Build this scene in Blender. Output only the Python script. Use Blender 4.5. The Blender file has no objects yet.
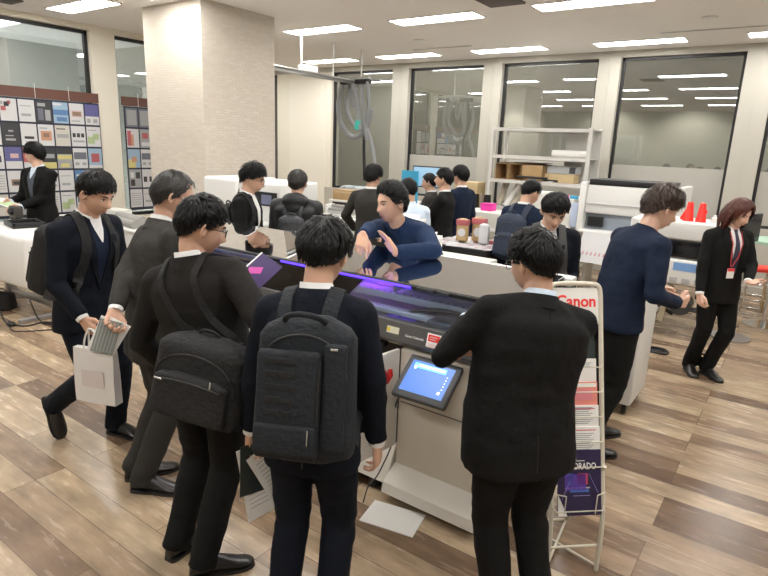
import bpy, bmesh, math, random
from mathutils import Vector as V, Matrix, noise
from mathutils.bvhtree import BVHTree
PI = math.pi
R = math.radians
sc = bpy.context.scene
col = sc.collection
random.seed(7)

# ---------------------------------------------------------------- camera model
CAM_H = 1.92
F_PX = 576.5
YAW, PITCH, ROLL = R(35.319), R(13.909), R(2.292)
_fw = V((-math.sin(YAW)*math.cos(PITCH), math.cos(YAW)*math.cos(PITCH), -math.sin(PITCH)))
_r0 = V((math.cos(YAW), math.sin(YAW), 0))
_u0 = _r0.cross(_fw)
_r = _r0*math.cos(ROLL)+_u0*math.sin(ROLL)
_u = -_r0*math.sin(ROLL)+_u0*math.cos(ROLL)
CAM = V((0, 0, CAM_H))
def ray(x, y): return _r*((x-384)/F_PX)+_u*((288-y)/F_PX)+_fw
def at(x, y, dep): return CAM+ray(x, y)*dep
def atz(x, y, z):
    d = ray(x, y); return CAM+d*((z-CAM_H)/d.z)
def aty(x, y, yy):
    d = ray(x, y); return CAM+d*(yy/d.y)
def atx(x, y, xx):
    d = ray(x, y); return CAM+d*(xx/d.x)

cam_data = bpy.data.cameras.new('camera')
cam = bpy.data.objects.new('camera', cam_data); col.objects.link(cam)
cam_data.sensor_width = 36; cam_data.sensor_fit = 'HORIZONTAL'
cam_data.lens = F_PX/768*36; cam_data.clip_start = .05
m = Matrix((( _r.x, _u.x, -_fw.x), (_r.y, _u.y, -_fw.y), (_r.z, _u.z, -_fw.z)))
cam.matrix_world = Matrix.Translation(CAM) @ m.to_4x4()
sc.camera = cam

# ---------------------------------------------------------------- materials
_mc = {}
def mat(name, c, rough=.5, metal=0., bump=None, emit=None, spec=.5, var=None, trans=0., sss=0., coat=0., sheen=0.):
    """c: colour; bump=(scale,strength); var=(scale,amount) value noise; emit=(colour,strength)"""
    if name in _mc: return _mc[name]
    m = bpy.data.materials.new(name); m.use_nodes = True
    nt = m.node_tree; b = nt.nodes['Principled BSDF']
    c4 = (c[0], c[1], c[2], 1)
    b.inputs['Base Color'].default_value = c4
    b.inputs['Roughness'].default_value = rough
    b.inputs['Metallic'].default_value = metal
    b.inputs['Specular IOR Level'].default_value = spec
    if trans: b.inputs['Transmission Weight'].default_value = trans
    if coat: b.inputs['Coat Weight'].default_value = coat; b.inputs['Coat Roughness'].default_value = .05
    if sheen: b.inputs['Sheen Weight'].default_value = sheen
    if sss:
        b.inputs['Subsurface Weight'].default_value = sss
        b.inputs['Subsurface Radius'].default_value = (.01, .004, .002)
        b.inputs['Subsurface Scale'].default_value = .6
    if emit:
        b.inputs['Emission Color'].default_value = (*emit[0], 1)
        b.inputs['Emission Strength'].default_value = emit[1]
    if bump or var:
        tc = nt.nodes.new('ShaderNodeTexCoord')
    if bump:
        n = nt.nodes.new('ShaderNodeTexNoise'); n.inputs['Scale'].default_value = bump[0]; n.inputs['Detail'].default_value = 4
        nt.links.new(tc.outputs['Object'], n.inputs['Vector'])
        bp = nt.nodes.new('ShaderNodeBump'); bp.inputs['Strength'].default_value = bump[1]; bp.inputs['Distance'].default_value = .02
        nt.links.new(n.outputs['Fac'], bp.inputs['Height']); nt.links.new(bp.outputs['Normal'], b.inputs['Normal'])
    if var:
        n = nt.nodes.new('ShaderNodeTexNoise'); n.inputs['Scale'].default_value = var[0]; n.inputs['Detail'].default_value = 3
        nt.links.new(tc.outputs['Object'], n.inputs['Vector'])
        mr = nt.nodes.new('ShaderNodeMapRange'); mr.inputs['From Min'].default_value = .3; mr.inputs['From Max'].default_value = .7
        mr.inputs['To Min'].default_value = 1-var[1]; mr.inputs['To Max'].default_value = 1+var[1]
        nt.links.new(n.outputs['Fac'], mr.inputs['Value'])
        mx = nt.nodes.new('ShaderNodeMix'); mx.data_type = 'RGBA'; mx.blend_type = 'MULTIPLY'; mx.inputs['Factor'].default_value = 1
        mx.inputs['A'].default_value = c4
        nt.links.new(mr.outputs['Result'], mx.inputs['B']); nt.links.new(mx.outputs['Result'], b.inputs['Base Color'])
    _mc[name] = m
    return m

def fabric(name, c, rough=.85):
    return mat(name, c, rough, bump=(8, .9), spec=.22)

# ---------------------------------------------------------------- mesh builder
def rotm(rot):
    if rot is None: return Matrix.Identity(3)
    if isinstance(rot, Matrix): return rot.to_3x3()
    return (Matrix.Rotation(R(rot[2]), 3, 'Z') @ Matrix.Rotation(R(rot[1]), 3, 'Y') @ Matrix.Rotation(R(rot[0]), 3, 'X'))
def basis(d):
    d = V(d).normalized(); a = V((0, 0, 1)) if abs(d.z) < .95 else V((1, 0, 0))
    x = a.cross(d).normalized(); return x, d.cross(x)

class MB:
    def __init__(s): s.v = []; s.f = []; s.m = []; s.mi = 0
    def add(s, vs, fs):
        o = len(s.v); s.v += [V(p) for p in vs]; s.f += [tuple(i+o for i in f) for f in fs]; s.m += [s.mi]*len(fs); return s
    def box(s, c, size, rot=None, bev=0):
        M = rotm(rot); c = V(c); hx, hy, hz = size[0]/2, size[1]/2, size[2]/2
        if bev:
            b = min(bev, hx*.9, hy*.9, hz*.9)
            bm = bmesh.new(); bmesh.ops.create_cube(bm, size=1)
            for v in bm.verts: v.co = V((v.co.x*2*hx, v.co.y*2*hy, v.co.z*2*hz))
            bmesh.ops.bevel(bm, geom=list(bm.edges), offset=b, segments=3, affect='EDGES', profile=.5)
            bm.verts.index_update()
            s.add([M @ v.co+c for v in bm.verts], [[v.index for v in f.verts] for f in bm.faces]); bm.free(); return s
        vs = [M @ V((x*hx, y*hy, z*hz))+c for z in (-1, 1) for x, y in ((-1, -1), (1, -1), (1, 1), (-1, 1))]
        return s.add(vs, [(3, 2, 1, 0), (4, 5, 6, 7), (0, 1, 5, 4), (1, 2, 6, 5), (2, 3, 7, 6), (3, 0, 4, 7)])
    def bx(s, x0, x1, y0, y1, z0, z1, bev=0):
        return s.box(((x0+x1)/2, (y0+y1)/2, (z0+z1)/2), (abs(x1-x0), abs(y1-y0), abs(z1-z0)), None, bev)
    def loft(s, rings, cap=True, closed=True):
        n = len(rings[0]); vs = [p for r in rings for p in r]; fs = []
        for i in range(len(rings)-1):
            for j in range(n if closed else n-1):
                k = (j+1) % n
                fs.append((i*n+j, i*n+k, (i+1)*n+k, (i+1)*n+j))
        if cap and closed:
            fs.append(tuple(range(n-1, -1, -1))); fs.append(tuple((len(rings)-1)*n+j for j in range(n)))
        return s.add(vs, fs)
    def cyl(s, p0, p1, r0, r1=None, n=16):
        p0, p1 = V(p0), V(p1); r1 = r0 if r1 is None else r1; x, y = basis(p1-p0)
        return s.loft([[p+x*(r*math.cos(2*PI*k/n))+y*(r*math.sin(2*PI*k/n)) for k in range(n)] for p, r in ((p0, r0), (p1, r1))])
    def tube(s, pts, r, n=8, flat=None):
        pts = [V(p) for p in pts]; rs = r if isinstance(r, (list, tuple)) else [r]*len(pts); rings = []; x = None
        for i, p in enumerate(pts):
            d = (pts[min(i+1, len(pts)-1)]-pts[max(i-1, 0)]).normalized()
            if x is None: x, y = basis(d)
            else:
                x = (x-d*x.dot(d));
                if x.length < 1e-5: x, y = basis(d)
                x.normalize(); y = d.cross(x)
            rings.append([p+x*(rs[i]*math.cos(2*PI*k/n))+y*(rs[i]*math.sin(2*PI*k/n)) for k in range(n)])
        return s.loft(rings)
    def ell(s, c, rad, rot=None, nu=20, nv=12):
        M = rotm(rot); c = V(c); vs = [M @ V((0, 0, rad[2]))+c]
        for i in range(1, nv):
            t = PI*i/nv
            for j in range(nu):
                a = 2*PI*j/nu; vs.append(M @ V((rad[0]*math.sin(t)*math.cos(a), rad[1]*math.sin(t)*math.sin(a), rad[2]*math.cos(t)))+c)
        vs.append(M @ V((0, 0, -rad[2]))+c); fs = []
        for j in range(nu):
            k = (j+1) % nu
            fs.append((0, 1+j, 1+k))
            for i in range(nv-2): fs.append((1+i*nu+j, 1+(i+1)*nu+j, 1+(i+1)*nu+k, 1+i*nu+k))
            fs.append((len(vs)-1, 1+(nv-2)*nu+k, 1+(nv-2)*nu+j))
        return s.add(vs, fs)
    def cap(s, p0, p1, r0, r1, n=16):          # tapered capsule, closed pieces that overlap
        s.cyl(p0, p1, r0, r1, n); s.ell(p0, (r0,)*3, None, n, 8); s.ell(p1, (r1,)*3, None, n, 8); return s
    def prism(s, poly, M4, depth):             # polygon in local xy, extruded along local z
        n = len(poly)
        a = [M4 @ V((x, y, 0)) for x, y in poly]; b = [M4 @ V((x, y, depth)) for x, y in poly]
        return s.add(a+b, [tuple(range(n-1, -1, -1)), tuple(range(n, 2*n))]+[(i, (i+1) % n, n+(i+1) % n, n+i) for i in range(n)])
    def lathe(s, prof, c=(0, 0, 0), n=24):
        c = V(c)
        return s.loft([[c+V((r*math.cos(2*PI*k/n), r*math.sin(2*PI*k/n), z)) for k in range(n)] for r, z in prof])
    def mesh(s, name):
        me = bpy.data.meshes.new(name); me.from_pydata([tuple(v) for v in s.v], [], s.f); me.update(); return me
    def build(s, name, mats, parent=None, smooth=35, fix=True):
        me = s.mesh(name)
        if not isinstance(mats, (list, tuple)): mats = [mats]
        for mm in mats: me.materials.append(mm)
        if len(mats) > 1: me.polygons.foreach_set('material_index', s.m)
        if fix:
            bm = bmesh.new(); bm.from_mesh(me); bmesh.ops.recalc_face_normals(bm, faces=list(bm.faces)); bm.to_mesh(me); bm.free()
        if smooth:
            me.polygons.foreach_set('use_smooth', [True]*len(me.polygons)); me.set_sharp_from_angle(angle=R(smooth))
        me.update()
        o = bpy.data.objects.new(name, me); col.objects.link(o)
        if parent: o.parent = parent
        return o

def thing(name, label, cat, loc=(0, 0, 0), rz=0, group=None):
    o = bpy.data.objects.new(name, None); col.objects.link(o); o.empty_display_size = .1
    o.location = loc; o.rotation_euler = (0, 0, R(rz)); o['label'] = label; o['category'] = cat
    if group: o['group'] = group
    return o
def tag(o, label, cat, group=None, loc=None, rz=None):
    o['label'] = label; o['category'] = cat
    if group: o['group'] = group
    if loc is not None: o.location = loc
    if rz is not None: o.rotation_euler = (0, 0, R(rz))
    return o
def struct(name, mb, m, **k):
    o = mb.build(name, m, **k); o['kind'] = 'structure'; return o
def copy_tree(o, parent=None):
    c = o.copy(); col.objects.link(c); c.parent = parent
    for ch in [x for x in col.objects if x.parent == o]: copy_tree(ch, c)
    return c

_ws = []
def work():                                    # a scratch scene, so that evaluating one mesh does not touch the rest
    if not _ws: _ws.append(bpy.data.scenes.new('scratch'))
    return _ws[0]
def remesh(mb, name, vox, smooth=3, disp=None):
    """fuse overlapping closed pieces into one continuous surface"""
    me = mb.mesh('tmp'); o = bpy.data.objects.new('tmp', me); ws = work(); ws.collection.objects.link(o)
    md = o.modifiers.new('r', 'REMESH'); md.mode = 'VOXEL'; md.voxel_size = vox; md.adaptivity = 0
    if smooth:
        ms = o.modifiers.new('s', 'SMOOTH'); ms.factor = .5; ms.iterations = smooth
    vl = ws.view_layers[0]; vl.update(); dg = vl.depsgraph
    nm = bpy.data.meshes.new_from_object(o.evaluated_get(dg)); nm.name = name
    bpy.data.objects.remove(o); bpy.data.meshes.remove(me)
    if disp:
        n = len(nm.vertices); cs = [v.co.copy() for v in nm.vertices]; ns = [v.normal.copy() for v in nm.vertices]; flat = []
        for c, m_ in zip(cs, ns): flat.extend(c+m_*disp(c))
        nm.vertices.foreach_set('co', flat)
    nm.polygons.foreach_set('use_smooth', [True]*len(nm.polygons)); nm.update()
    return nm
def link_mesh(name, me, m, parent):
    me.materials.clear(); me.materials.append(m)
    o = bpy.data.objects.new(name, me); col.objects.link(o); o.parent = parent; return o

def text_mesh(txt, size, depth=.0006, bold=0.):
    cu = bpy.data.curves.new('t', 'FONT'); cu.body = txt; cu.size = size; cu.extrude = depth; cu.align_x = 'CENTER'; cu.align_y = 'CENTER'; cu.offset = bold
    cu.resolution_u = 3
    o = bpy.data.objects.new('t', cu); ws = work(); ws.collection.objects.link(o); vl = ws.view_layers[0]; vl.update(); dg = vl.depsgraph
    me = bpy.data.meshes.new_from_object(o.evaluated_get(dg)); bpy.data.objects.remove(o); return me
def add_text(mb, txt, size, M4, bold=0., sx=1.):
    me = text_mesh(txt, size, .0006, bold)
    mb.add([M4 @ V((v.co.x*sx, v.co.y, v.co.z)) for v in me.vertices], [tuple(p.vertices) for p in me.polygons])
    return mb
def lerp(a, b, t): return a+(b-a)*t
def interp(tab, t):
    if t <= tab[0][0]: return tab[0][1:]
    for a, b in zip(tab, tab[1:]):
        if t <= b[0]:
            k = (t-a[0])/(b[0]-a[0]); k = k*k*(3-2*k)*.5+k*.5
            return tuple(lerp(p, q, k) for p, q in zip(a[1:], b[1:]))
    return tab[-1][1:]
def bez(p0, p1, p2, p3, n=12):
    p0, p1, p2, p3 = map(V, (p0, p1, p2, p3))
    return [p0*(1-t)**3+p1*3*t*(1-t)**2+p2*3*t*t*(1-t)+p3*t**3 for t in [i/n for i in range(n+1)]]
def spline(pts, k=6):                          # Catmull-Rom through points
    pts = [V(p) for p in pts]; q = [pts[0]*2-pts[1]]+pts+[pts[-1]*2-pts[-2]]; out = []
    for i in range(1, len(q)-2):
        for j in range(k):
            t = j/k; a, b, c, d = q[i-1:i+3]
            out.append(.5*((2*b)+(c-a)*t+(2*a-5*b+4*c-d)*t*t+(3*b-a-3*c+d)*t**3))
    out.append(pts[-1]); return out
# ---------------------------------------------------------------- people
SKIN = mat('skin', (.62, .38, .27), .5, sss=.12, spec=.4)
SKIN2 = mat('skin_tan', (.50, .28, .18), .5, sss=.12, spec=.4)
SKIN3 = mat('skin_fair', (.72, .46, .35), .5, sss=.12, spec=.4)
HAIRB = mat('hair_black', (.0036, .0034, .0036), .45, spec=.22, var=(60, .4))
HAIRG = mat('hair_greying', (.022, .019, .017), .45, spec=.4, var=(70, .5))
HAIRBR = mat('hair_brown', (.036, .017, .010), .42, spec=.4, var=(60, .4))
HAIRR = mat('hair_auburn', (.075, .019, .012), .4, spec=.4, var=(60, .4))
SHIRTW = mat('shirt_white', (.80, .80, .80), .8, bump=(20, .3))
SHIRTB = mat('shirt_light_blue', (.60, .70, .82), .8, bump=(12, .5))
BLACKSUIT = fabric('suit_black', (.0058, .0056, .0055))
CHARSUIT = fabric('suit_charcoal', (.034, .032, .029))
BROWNSUIT = fabric('suit_dark_taupe', (.0125, .0112, .0100))
NAVYSUIT = fabric('suit_navy', (.003, .0048, .0105))
NAVYKNIT = fabric('knit_navy', (.008, .015, .036))
NAVYPOLO = fabric('polo_navy', (.012, .028, .075))
DARKTROU = fabric('trousers_dark_grey', (.0065, .007, .007))
PUFFER = mat('puffer_black', (.007, .008, .010), .55, bump=(9, .8))
LEATHER = mat('shoe_leather', (.010, .009, .009), .28, spec=.6)
SOLE = mat('shoe_sole', (.02, .018, .017), .7)
BLACKP = mat('black_plastic', (.012, .012, .013), .4)
BAGBLK = mat('bag_black', (.006, .006, .0065), .8, bump=(40, .4))
BAGNAVY = mat('bag_dark_navy', (.005, .008, .0125), .8, bump=(50, .4))
METAL = mat('metal_bright', (.7, .7, .72), .25, 1.)
EYEW = mat('eye_white', (.65, .62, .58), .3)
LIP = mat('lips', (.38, .16, .13), .5)

def g(x, s): return math.exp(-x*x/(2*s*s))
def head_pt(dx, dy, dz):
    """surface of the head for a unit direction, head-local metres (x right, y forward, z up)"""
    x, y, z = dx*.0765, dy*.094, dz*.118
    if z < 0:
        k = min(1, -z/.118)
        x *= 1-.30*k**1.6
        if y > 0: y += .010*k
        else: y *= 1-.35*k**1.2
    if z > 0.03: x *= 1+.03*min(1, z/.08)
    if dy < 0: y *= 1.04
    if dy > .2:
        f = min(1, (dy-.2)/.4)
        nz = g(z+.030, .010)*.8+g(z+.012, .014)*.55 if z < .012 else .55*g(z+.012, .014)
        y += f*(.025*nz*g(x, .0085+.004*g(z+.034, .008)))
        y -= f*.0085*(g(x-.031, .014)+g(x+.031, .014))*g(z-.006, .011)
        y += f*.004*g(z-.026, .009)*g(abs(x)-.028, .02)
        y += f*.0055*g(z+.060, .0045)*g(x, .016)+f*.005*g(z+.072, .005)*g(x, .014)
        y -= f*.003*g(z+.082, .005)*g(x, .02)
        y += f*.006*g(z+.100, .010)*g(x, .018)
        y += f*.003*(g(x-.042, .016)+g(x+.042, .016))*g(z+.022, .016)
    return V((x, y, z))

def add_head(mb, M):
    nu, nv = 72, 54; vs = [M @ head_pt(0, 0, 1)]
    for i in range(1, nv):
        t = PI*i/nv
        for j in range(nu):
            a = 2*PI*j/nu; vs.append(M @ head_pt(math.sin(t)*math.cos(a), math.sin(t)*math.sin(a), math.cos(t)))
    vs.append(M @ head_pt(0, 0, -1)); fs = []
    for j in range(nu):
        k = (j+1) % nu; fs.append((0, 1+j, 1+k))
        for i in range(nv-2): fs.append((1+i*nu+j, 1+(i+1)*nu+j, 1+(i+1)*nu+k, 1+i*nu+k))
        fs.append((len(vs)-1, 1+(nv-2)*nu+k, 1+(nv-2)*nu+j))
    mb.add(vs, fs)
    for sx in (-1, 1):                          # ears
        E = M @ Matrix.Translation((sx*.085, -.012, -.004)) @ Matrix.Rotation(sx*R(32), 4, 'Z') @ Matrix.Rotation(R(-12), 4, 'X')
        q = MB(); pts = []
        for k in range(11):
            a = R(-60+300*k/10); pts.append((sx*.006, .013*math.cos(a)*1.05, .029*math.sin(a)*.95+.002))
        q.tube(pts, .0052, 8); q.ell((0, 0, 0), (.005, .014, .026)); q.ell((0, .006, -.026), (.0055, .008, .010))
        mb.add([E @ v for v in q.v], q.f)

def add_hand(mb, W, d, n, side, curl=.5, spread=.12, thumb=.5, sc_=1., point=False):
    """palm, four unequal jointed fingers and a thumb; d fingers direction, n palm normal"""
    d = V(d).normalized(); n = V(n); n = (n-d*n.dot(d)).normalized(); w = d.cross(n)*side   # w points to the thumb side
    W = V(W); s = sc_
    K = []
    for i, (off, ln, ra) in enumerate(((.030, .074, .0088), (.010, .083, .009), (-.010, .077, .0086), (-.029, .060, .0078))):
        k = W+d*(.092-.004*abs(i-1))*s+w*off*s; K.append(k)
        mb.cap(W+w*off*.6*s+d*.012*s, k, .0165*s, .0125*s, 10)
        dr = (d+w*spread*off/.03*.6).normalized(); p = k; c = curl
        if point and i == 0: c = .12
        elif point: c = max(curl, 1.15)
        rr = ra*s
        nl = V(n)
        for j, fr in enumerate((.45, .30, .25)):
            a = c*(.75 if j == 0 else .9)
            dr, nl = dr*math.cos(a)+nl*math.sin(a), nl*math.cos(a)-dr*math.sin(a)
            q = p+dr*ln*fr*s; mb.cap(p, q, rr, rr*.9, 10); p = q; rr *= .92
    mb.ell(W+d*.05*s, (.038*s, .048*s, .0135*s), Matrix((w, d, n)).transposed())
    t0 = W+d*.020*s+w*.026*s+n*.006*s
    td = (d*.75+w*.62+n*.35*thumb).normalized(); t1 = t0+td*.040*s
    td2 = (d*.95+w*(.28-.3*thumb)+n*.45*thumb).normalized(); t2 = t1+td2*.030*s
    td3 = (d*1.+w*(.05-.35*thumb)+n*.5*thumb).normalized(); t3 = t2+td3*.024*s
    mb.cap(W+d*.01*s+w*.01*s, t1, .0165*s, .0125*s, 10); mb.cap(t1, t2, .0115*s, .0105*s, 10); mb.cap(t2, t3, .0105*s, .0088*s, 10)

def ik(S, T, a, b, pole):
    d = T-S; L = d.length; L2 = min(L, (a+b)*.995); d.normalize(); T2 = S+d*L2
    x = (a*a-b*b+L2*L2)/(2*L2); h = math.sqrt(max(0, a*a-x*x)); p = V(pole); p = p-d*p.dot(d)
    if p.length < 1e-4: p = V((0, -1, 0))
    p.normalize(); return S+d*x+p*h, T2

JK = [(-.17, .198, .136, -.006), (-.06, .190, .132, -.004), (.03, .180, .124, 0), (.12, .168, .113, .002), (.22, .174, .119, .003), (.32, .188, .127, .0),
      (.40, .190, .122, -.006), (.455, .172, .100, -.012), (.50, .125, .078, -.016), (.535, .072, .066, -.014), (.555, .060, .060, -.010)]

class Person: pass

def person(label, pos, head, h=1.72, bw=1., belly=0., lean=0., side=0., twist=0., look=(0, 0, 0), hipy=0., hipx=0., hipz=0., skin=None, vox=.0048,
           lh=(-.25, .04, .80), rh=(.25, .04, .80), lpole=(-.3, -1, 0), rpole=(.3, -1, 0), lhand=None, rhand=None,
           lf=(-.11, 0, 0, 8, 0), rf=(.11, 0, 0, -8, 0), lknee=(0, 1, 0), rknee=(0, 1, 0), hem=-.17,
           jacket=None, jmat=None, tmat=None, shirt=None, tie=None, collar=True, open_=False, hair='short', hmat=None, glasses=None,
           shoe_mat=None, cuffs=True, name='person', jname='jacket', group=None, neck=.058, loose=1., hthick=1., turtleneck=False, shrug=0., legs=True, vent=True, vest=None, seed=1, disp_=.0075):
    rnd = random.Random(seed)
    s = h/1.735; rz = head-90
    root = thing(name, label, 'person', (pos[0], pos[1], 0), rz, group)
    Mw = Matrix.Translation((pos[0], pos[1], 0)) @ Matrix.Rotation(R(rz), 4, 'Z'); Mi = Mw.inverted()
    P = Person(); P.root = root; P.M = Mw; P.Mi = Mi; P.s = s
    def LW(t):                                  # target: local tuple (scaled) or ('w', Vector)
        return Mi @ V(t[1]) if isinstance(t[0], str) else V(t)*s
    skin = skin or SKIN; jmat = jmat or BLACKSUIT; tmat = tmat or jmat; hmat = hmat or HAIRB
    hip = V((hipx, hipy, .93+hipz))*s
    # spine ------------------------------------------------------
    N = 30; TT = [-.2+i*(.80/N) for i in range(N+1)]; pts = {}; fr = {}
    def ang(t): k = min(1, max(0, (t+.02)/.30)); return k*k*(3-2*k)
    def frame(t):
        k = ang(t); M = Matrix.Rotation(-R(twist)*k, 3, 'Z') @ Matrix.Rotation(-R(lean)*k, 3, 'X') @ Matrix.Rotation(R(side)*k, 3, 'Y')
        return M
    _c = {}
    def spine(t):
        key = round(t, 4)
        if key in _c: return _c[key]
        n = max(1, int(abs(t)/.02)); p = V(hip); dt = t/n
        for i in range(n): p = p+frame(dt*(i+.5)) @ V((0, 0, dt*s))
        _c[key] = p; return p
    P.spine, P.frame = spine, frame
    def ring(t, w, d, yo, n=28, e=2.5, k=1.):
        F = frame(t); c = spine(t); out = []
        for j in range(n):
            a = 2*PI*j/n; ca, sa = math.cos(a), math.sin(a)
            x = w*k*math.copysign(abs(ca)**(2/e), ca); y = d*k*math.copysign(abs(sa)**(2/e), sa)
            b = belly*max(0, sa)*g(t-.08, .13)*.9+belly*.35*g(t-.08, .16) if belly else 0
            wx = 1+belly*1.6*g(t-.1, .18)
            out.append(c+F @ V((x*wx*s, (y+yo+b)*s, 0)))
        return out
    def torso(mb, k=1., t0=-.17, t1=.56, wk=1.):
        tt = [t for t in (-.17, -.11, -.05, 0, .05, .1, .15, .2, .25, .3, .35, .4, .43, .46, .48, .5, .52, .54, .555) if t0 <= t <= t1]
        if t0 < tt[0]-.001: tt = [t0]+tt
        rings = []
        for t in tt:
            w, d, yo = interp(JK, t); kk = 1. if t > .5 else 0.
            bwk = lerp(bw, 1, min(1, max(0, (t-.44)/.08)))
            lw = loose if t < .42 else lerp(loose, 1, min(1, (t-.42)/.1))
            rings.append(ring(t, w*bwk*k*lw, d*k*lerp(1, bw, .7 if t < .46 else 0)*lw, yo, e=2.5 if t < .45 else 2.1))
        mb.loft(rings)
    SH = {}
    for sd in (-1, 1):
        SH[sd] = spine(.445)+frame(.445) @ V((sd*.178*bw*s, -.012*s, (shrug)*s))
    A, B = .285*s, .25*s
    EL, WR = {}, {}
    for sd, tg, pole in ((-1, lh, lpole), (1, rh, rpole)):
        EL[sd], WR[sd] = ik(SH[sd], LW(tg), A, B, V(pole))
    P.SH, P.EL, P.WR = SH, EL, WR
    # head --------------------------------------------------------
    nb = spine(.535)+frame(.535) @ V((0, -.008*s, 0))
    Rh = Matrix.Rotation(R(look[0]), 4, 'Z') @ Matrix.Rotation(R(look[2]), 4, 'Y') @ Matrix.Rotation(-R(look[1]), 4, 'X')
    nd = (frame(.5) @ V((0, 0, 1)) + Rh.to_3x3() @ V((0, .15, 1))).normalized()
    nt_ = nb+nd*neck*s
    hc = nt_+Rh.to_3x3() @ V((0, .022*s, .078*s))
    MH = Matrix.Translation(hc) @ Rh @ Matrix.Scale(s, 4); P.MH = MH
    # legs --------------------------------------------------------
    HP, KN, AN, FM = {}, {}, {}, {}
    for sd, ft, kp in ((-1, lf, lknee), (1, rf, rknee)):
        M = Matrix.Translation(V(ft[:3])*s) @ Matrix.Rotation(R(ft[3]), 4, 'Z') @ Matrix.Rotation(-R(ft[4]), 4, 'X')   # pivot: the ball of the foot
        FM[sd] = M; HP[sd] = hip+V((sd*.092, 0, -.03))*s
        an = M @ V((0, -.135*s, .085*s))
        KN[sd], AN[sd] = ik(HP[sd], an, .425*s, .425*s, V(kp))
    P.AN = AN; P.KN = KN
    # body: one fused surface --------------------------------------
    b = MB(); torso(b, .86, -.08, .50)
    b.cap(spine(.47), nt_, .062*s, .056*s, 20); b.cap(nt_, hc+Rh.to_3x3() @ V((0, -.03*s, -.03*s)), .054*s, .058*s, 20)
    add_head(b, MH)
    for sd in (-1, 1):
        b.cap(spine(.42), SH[sd], .05*s, .046*s, 12)
        b.cap(SH[sd], EL[sd], .043*s, .036*s, 12); b.cap(EL[sd], WR[sd], .036*s, .0265*s, 12)
        hd = (lhand if sd < 0 else rhand) or {}
        fa = (WR[sd]-EL[sd]).normalized()
        d = hd.get('d'); d = fa if d is None else (Mi.to_3x3() @ V(d[1]) if isinstance(d[0], str) else V(d))
        n = hd.get('n'); n = V((-sd, 0, 0)) if n is None else (Mi.to_3x3() @ V(n[1]) if isinstance(n[0], str) else V(n))
        add_hand(b, WR[sd], d, n, 1 if sd > 0 else -1, hd.get('curl', .45), hd.get('spread', .1), hd.get('thumb', .5), s*1.02, hd.get('point', False))
        b.cap(hip, HP[sd], .09*s, .078*s, 12); b.cap(HP[sd], KN[sd], .072*s, .05*s, 12); b.cap(KN[sd], AN[sd], .048*s, .036*s, 12)
        b.cap(AN[sd], FM[sd] @ V((0, -.06*s, .034*s)), .030*s, .018*s, 10); b.cap(FM[sd] @ V((0, -.06*s, .034*s)), FM[sd] @ V((0, .03*s, .028*s)), .018*s, .012*s, 10)
    link_mesh('body', remesh(b, 'body', vox, 2), skin, root)
    # eyes, brows, lips ---------------------------------------------
    hp = lambda x, z, o=0.: MH @ (V((x, 0, z))+V((0, face_y(x, z)+o, 0)))
    for sx in (-1, 1):
        e = MB(); e.ell((0, 0, 0), (.0125, .006, .0042)); e.mi = 1; e.ell((0, .0034, 0), (.0056, .0045, .0042))
        c = V((sx*.031, face_y(sx*.031, .006)-.001, .006)); Me = MH @ Matrix.Translation(c)
        q = MB(); q.v = [Me @ v for v in e.v]; q.f = e.f; q.m = e.m; q.build('eye', [EYEW, HAIRB], root)
        q = MB(); q.tube([hp(sx*x, .0105+.002*math.sin(PI*(x-.018)/.026), .001) for x in (.018, .024, .031, .038, .045)], [.0009, .0020, .0024, .0020, .0009], 6).build('eyelash', HAIRB, root)
        q = MB(); q.tube([hp(sx*x, .025+.005*math.sin(PI*(x-.012)/.038), .0005) for x in (.013, .020, .030, .040, .050)], [.0028, .0042, .0042, .0034, .0014], 6).build('eyebrow', hmat, root)
    q = MB(); q.tube([hp(x, -.066+.002*abs(x)/.02, .0) for x in (-.024, -.014, 0, .014, .024)], [.0012, .0044, .0052, .0044, .0012], 8).build('lips', LIP, root)
    # trousers --------------------------------------------------------
    if legs:
        q = MB(); torso(q, .95, -.06, .05)
        for sd in (-1, 1):
            q.cap(spine(-.0)+V((sd*.07*s, 0, -.01*s)), HP[sd]+V((0, 0, -.05*s)), .105*s*bw, .098*s*bw, 18)
            q.cap(HP[sd]+V((0, 0, -.05*s)), KN[sd], .098*s*bw, .073*s*lerp(1, bw, .5), 18)
            low = AN[sd]+(KN[sd]-AN[sd]).normalized()*.012*s
            q.cyl(KN[sd], low, .073*s*lerp(1, bw, .5), .064*s, 18); q.ell(KN[sd], (.073*s*lerp(1, bw, .5),)*3)
            q.cyl(low, low-(KN[sd]-AN[sd]).normalized()*.052*s, .064*s, .067*s, 18)
        def dt(p):
            w = 0
            for sd in (-1, 1):
                w = max(w, g((p-KN[sd]).length, .09*s), .8*g((p-AN[sd]).length, .10*s))
            return .011*w*noise.noise(V((p.x*9, p.y*9, p.z*22)))+.006*noise.noise(p*7)
        link_mesh('trousers', remesh(q, 'trousers', .011, 3, dt), tmat, root)
        for sd in (-1, 1):
            shoe(root, FM[sd], s, shoe_mat or LEATHER)
            q = MB(); q.cap(AN[sd]+(KN[sd]-AN[sd])*.2, AN[sd]-(KN[sd]-AN[sd]).normalized()*.01, .047*s, .043*s, 14); q.cap(AN[sd], FM[sd] @ V((0, -.07*s, .052*s)), .042*s, .032*s, 12); link_mesh('sock', remesh(q, 'sock', .012, 2), BAGBLK, root)
    # jacket ------------------------------------------------------------
    q = MB(); torso(q, 1., hem, .545)
    sr, er, cr = .066*loose, .055*loose, .043*loose
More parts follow.
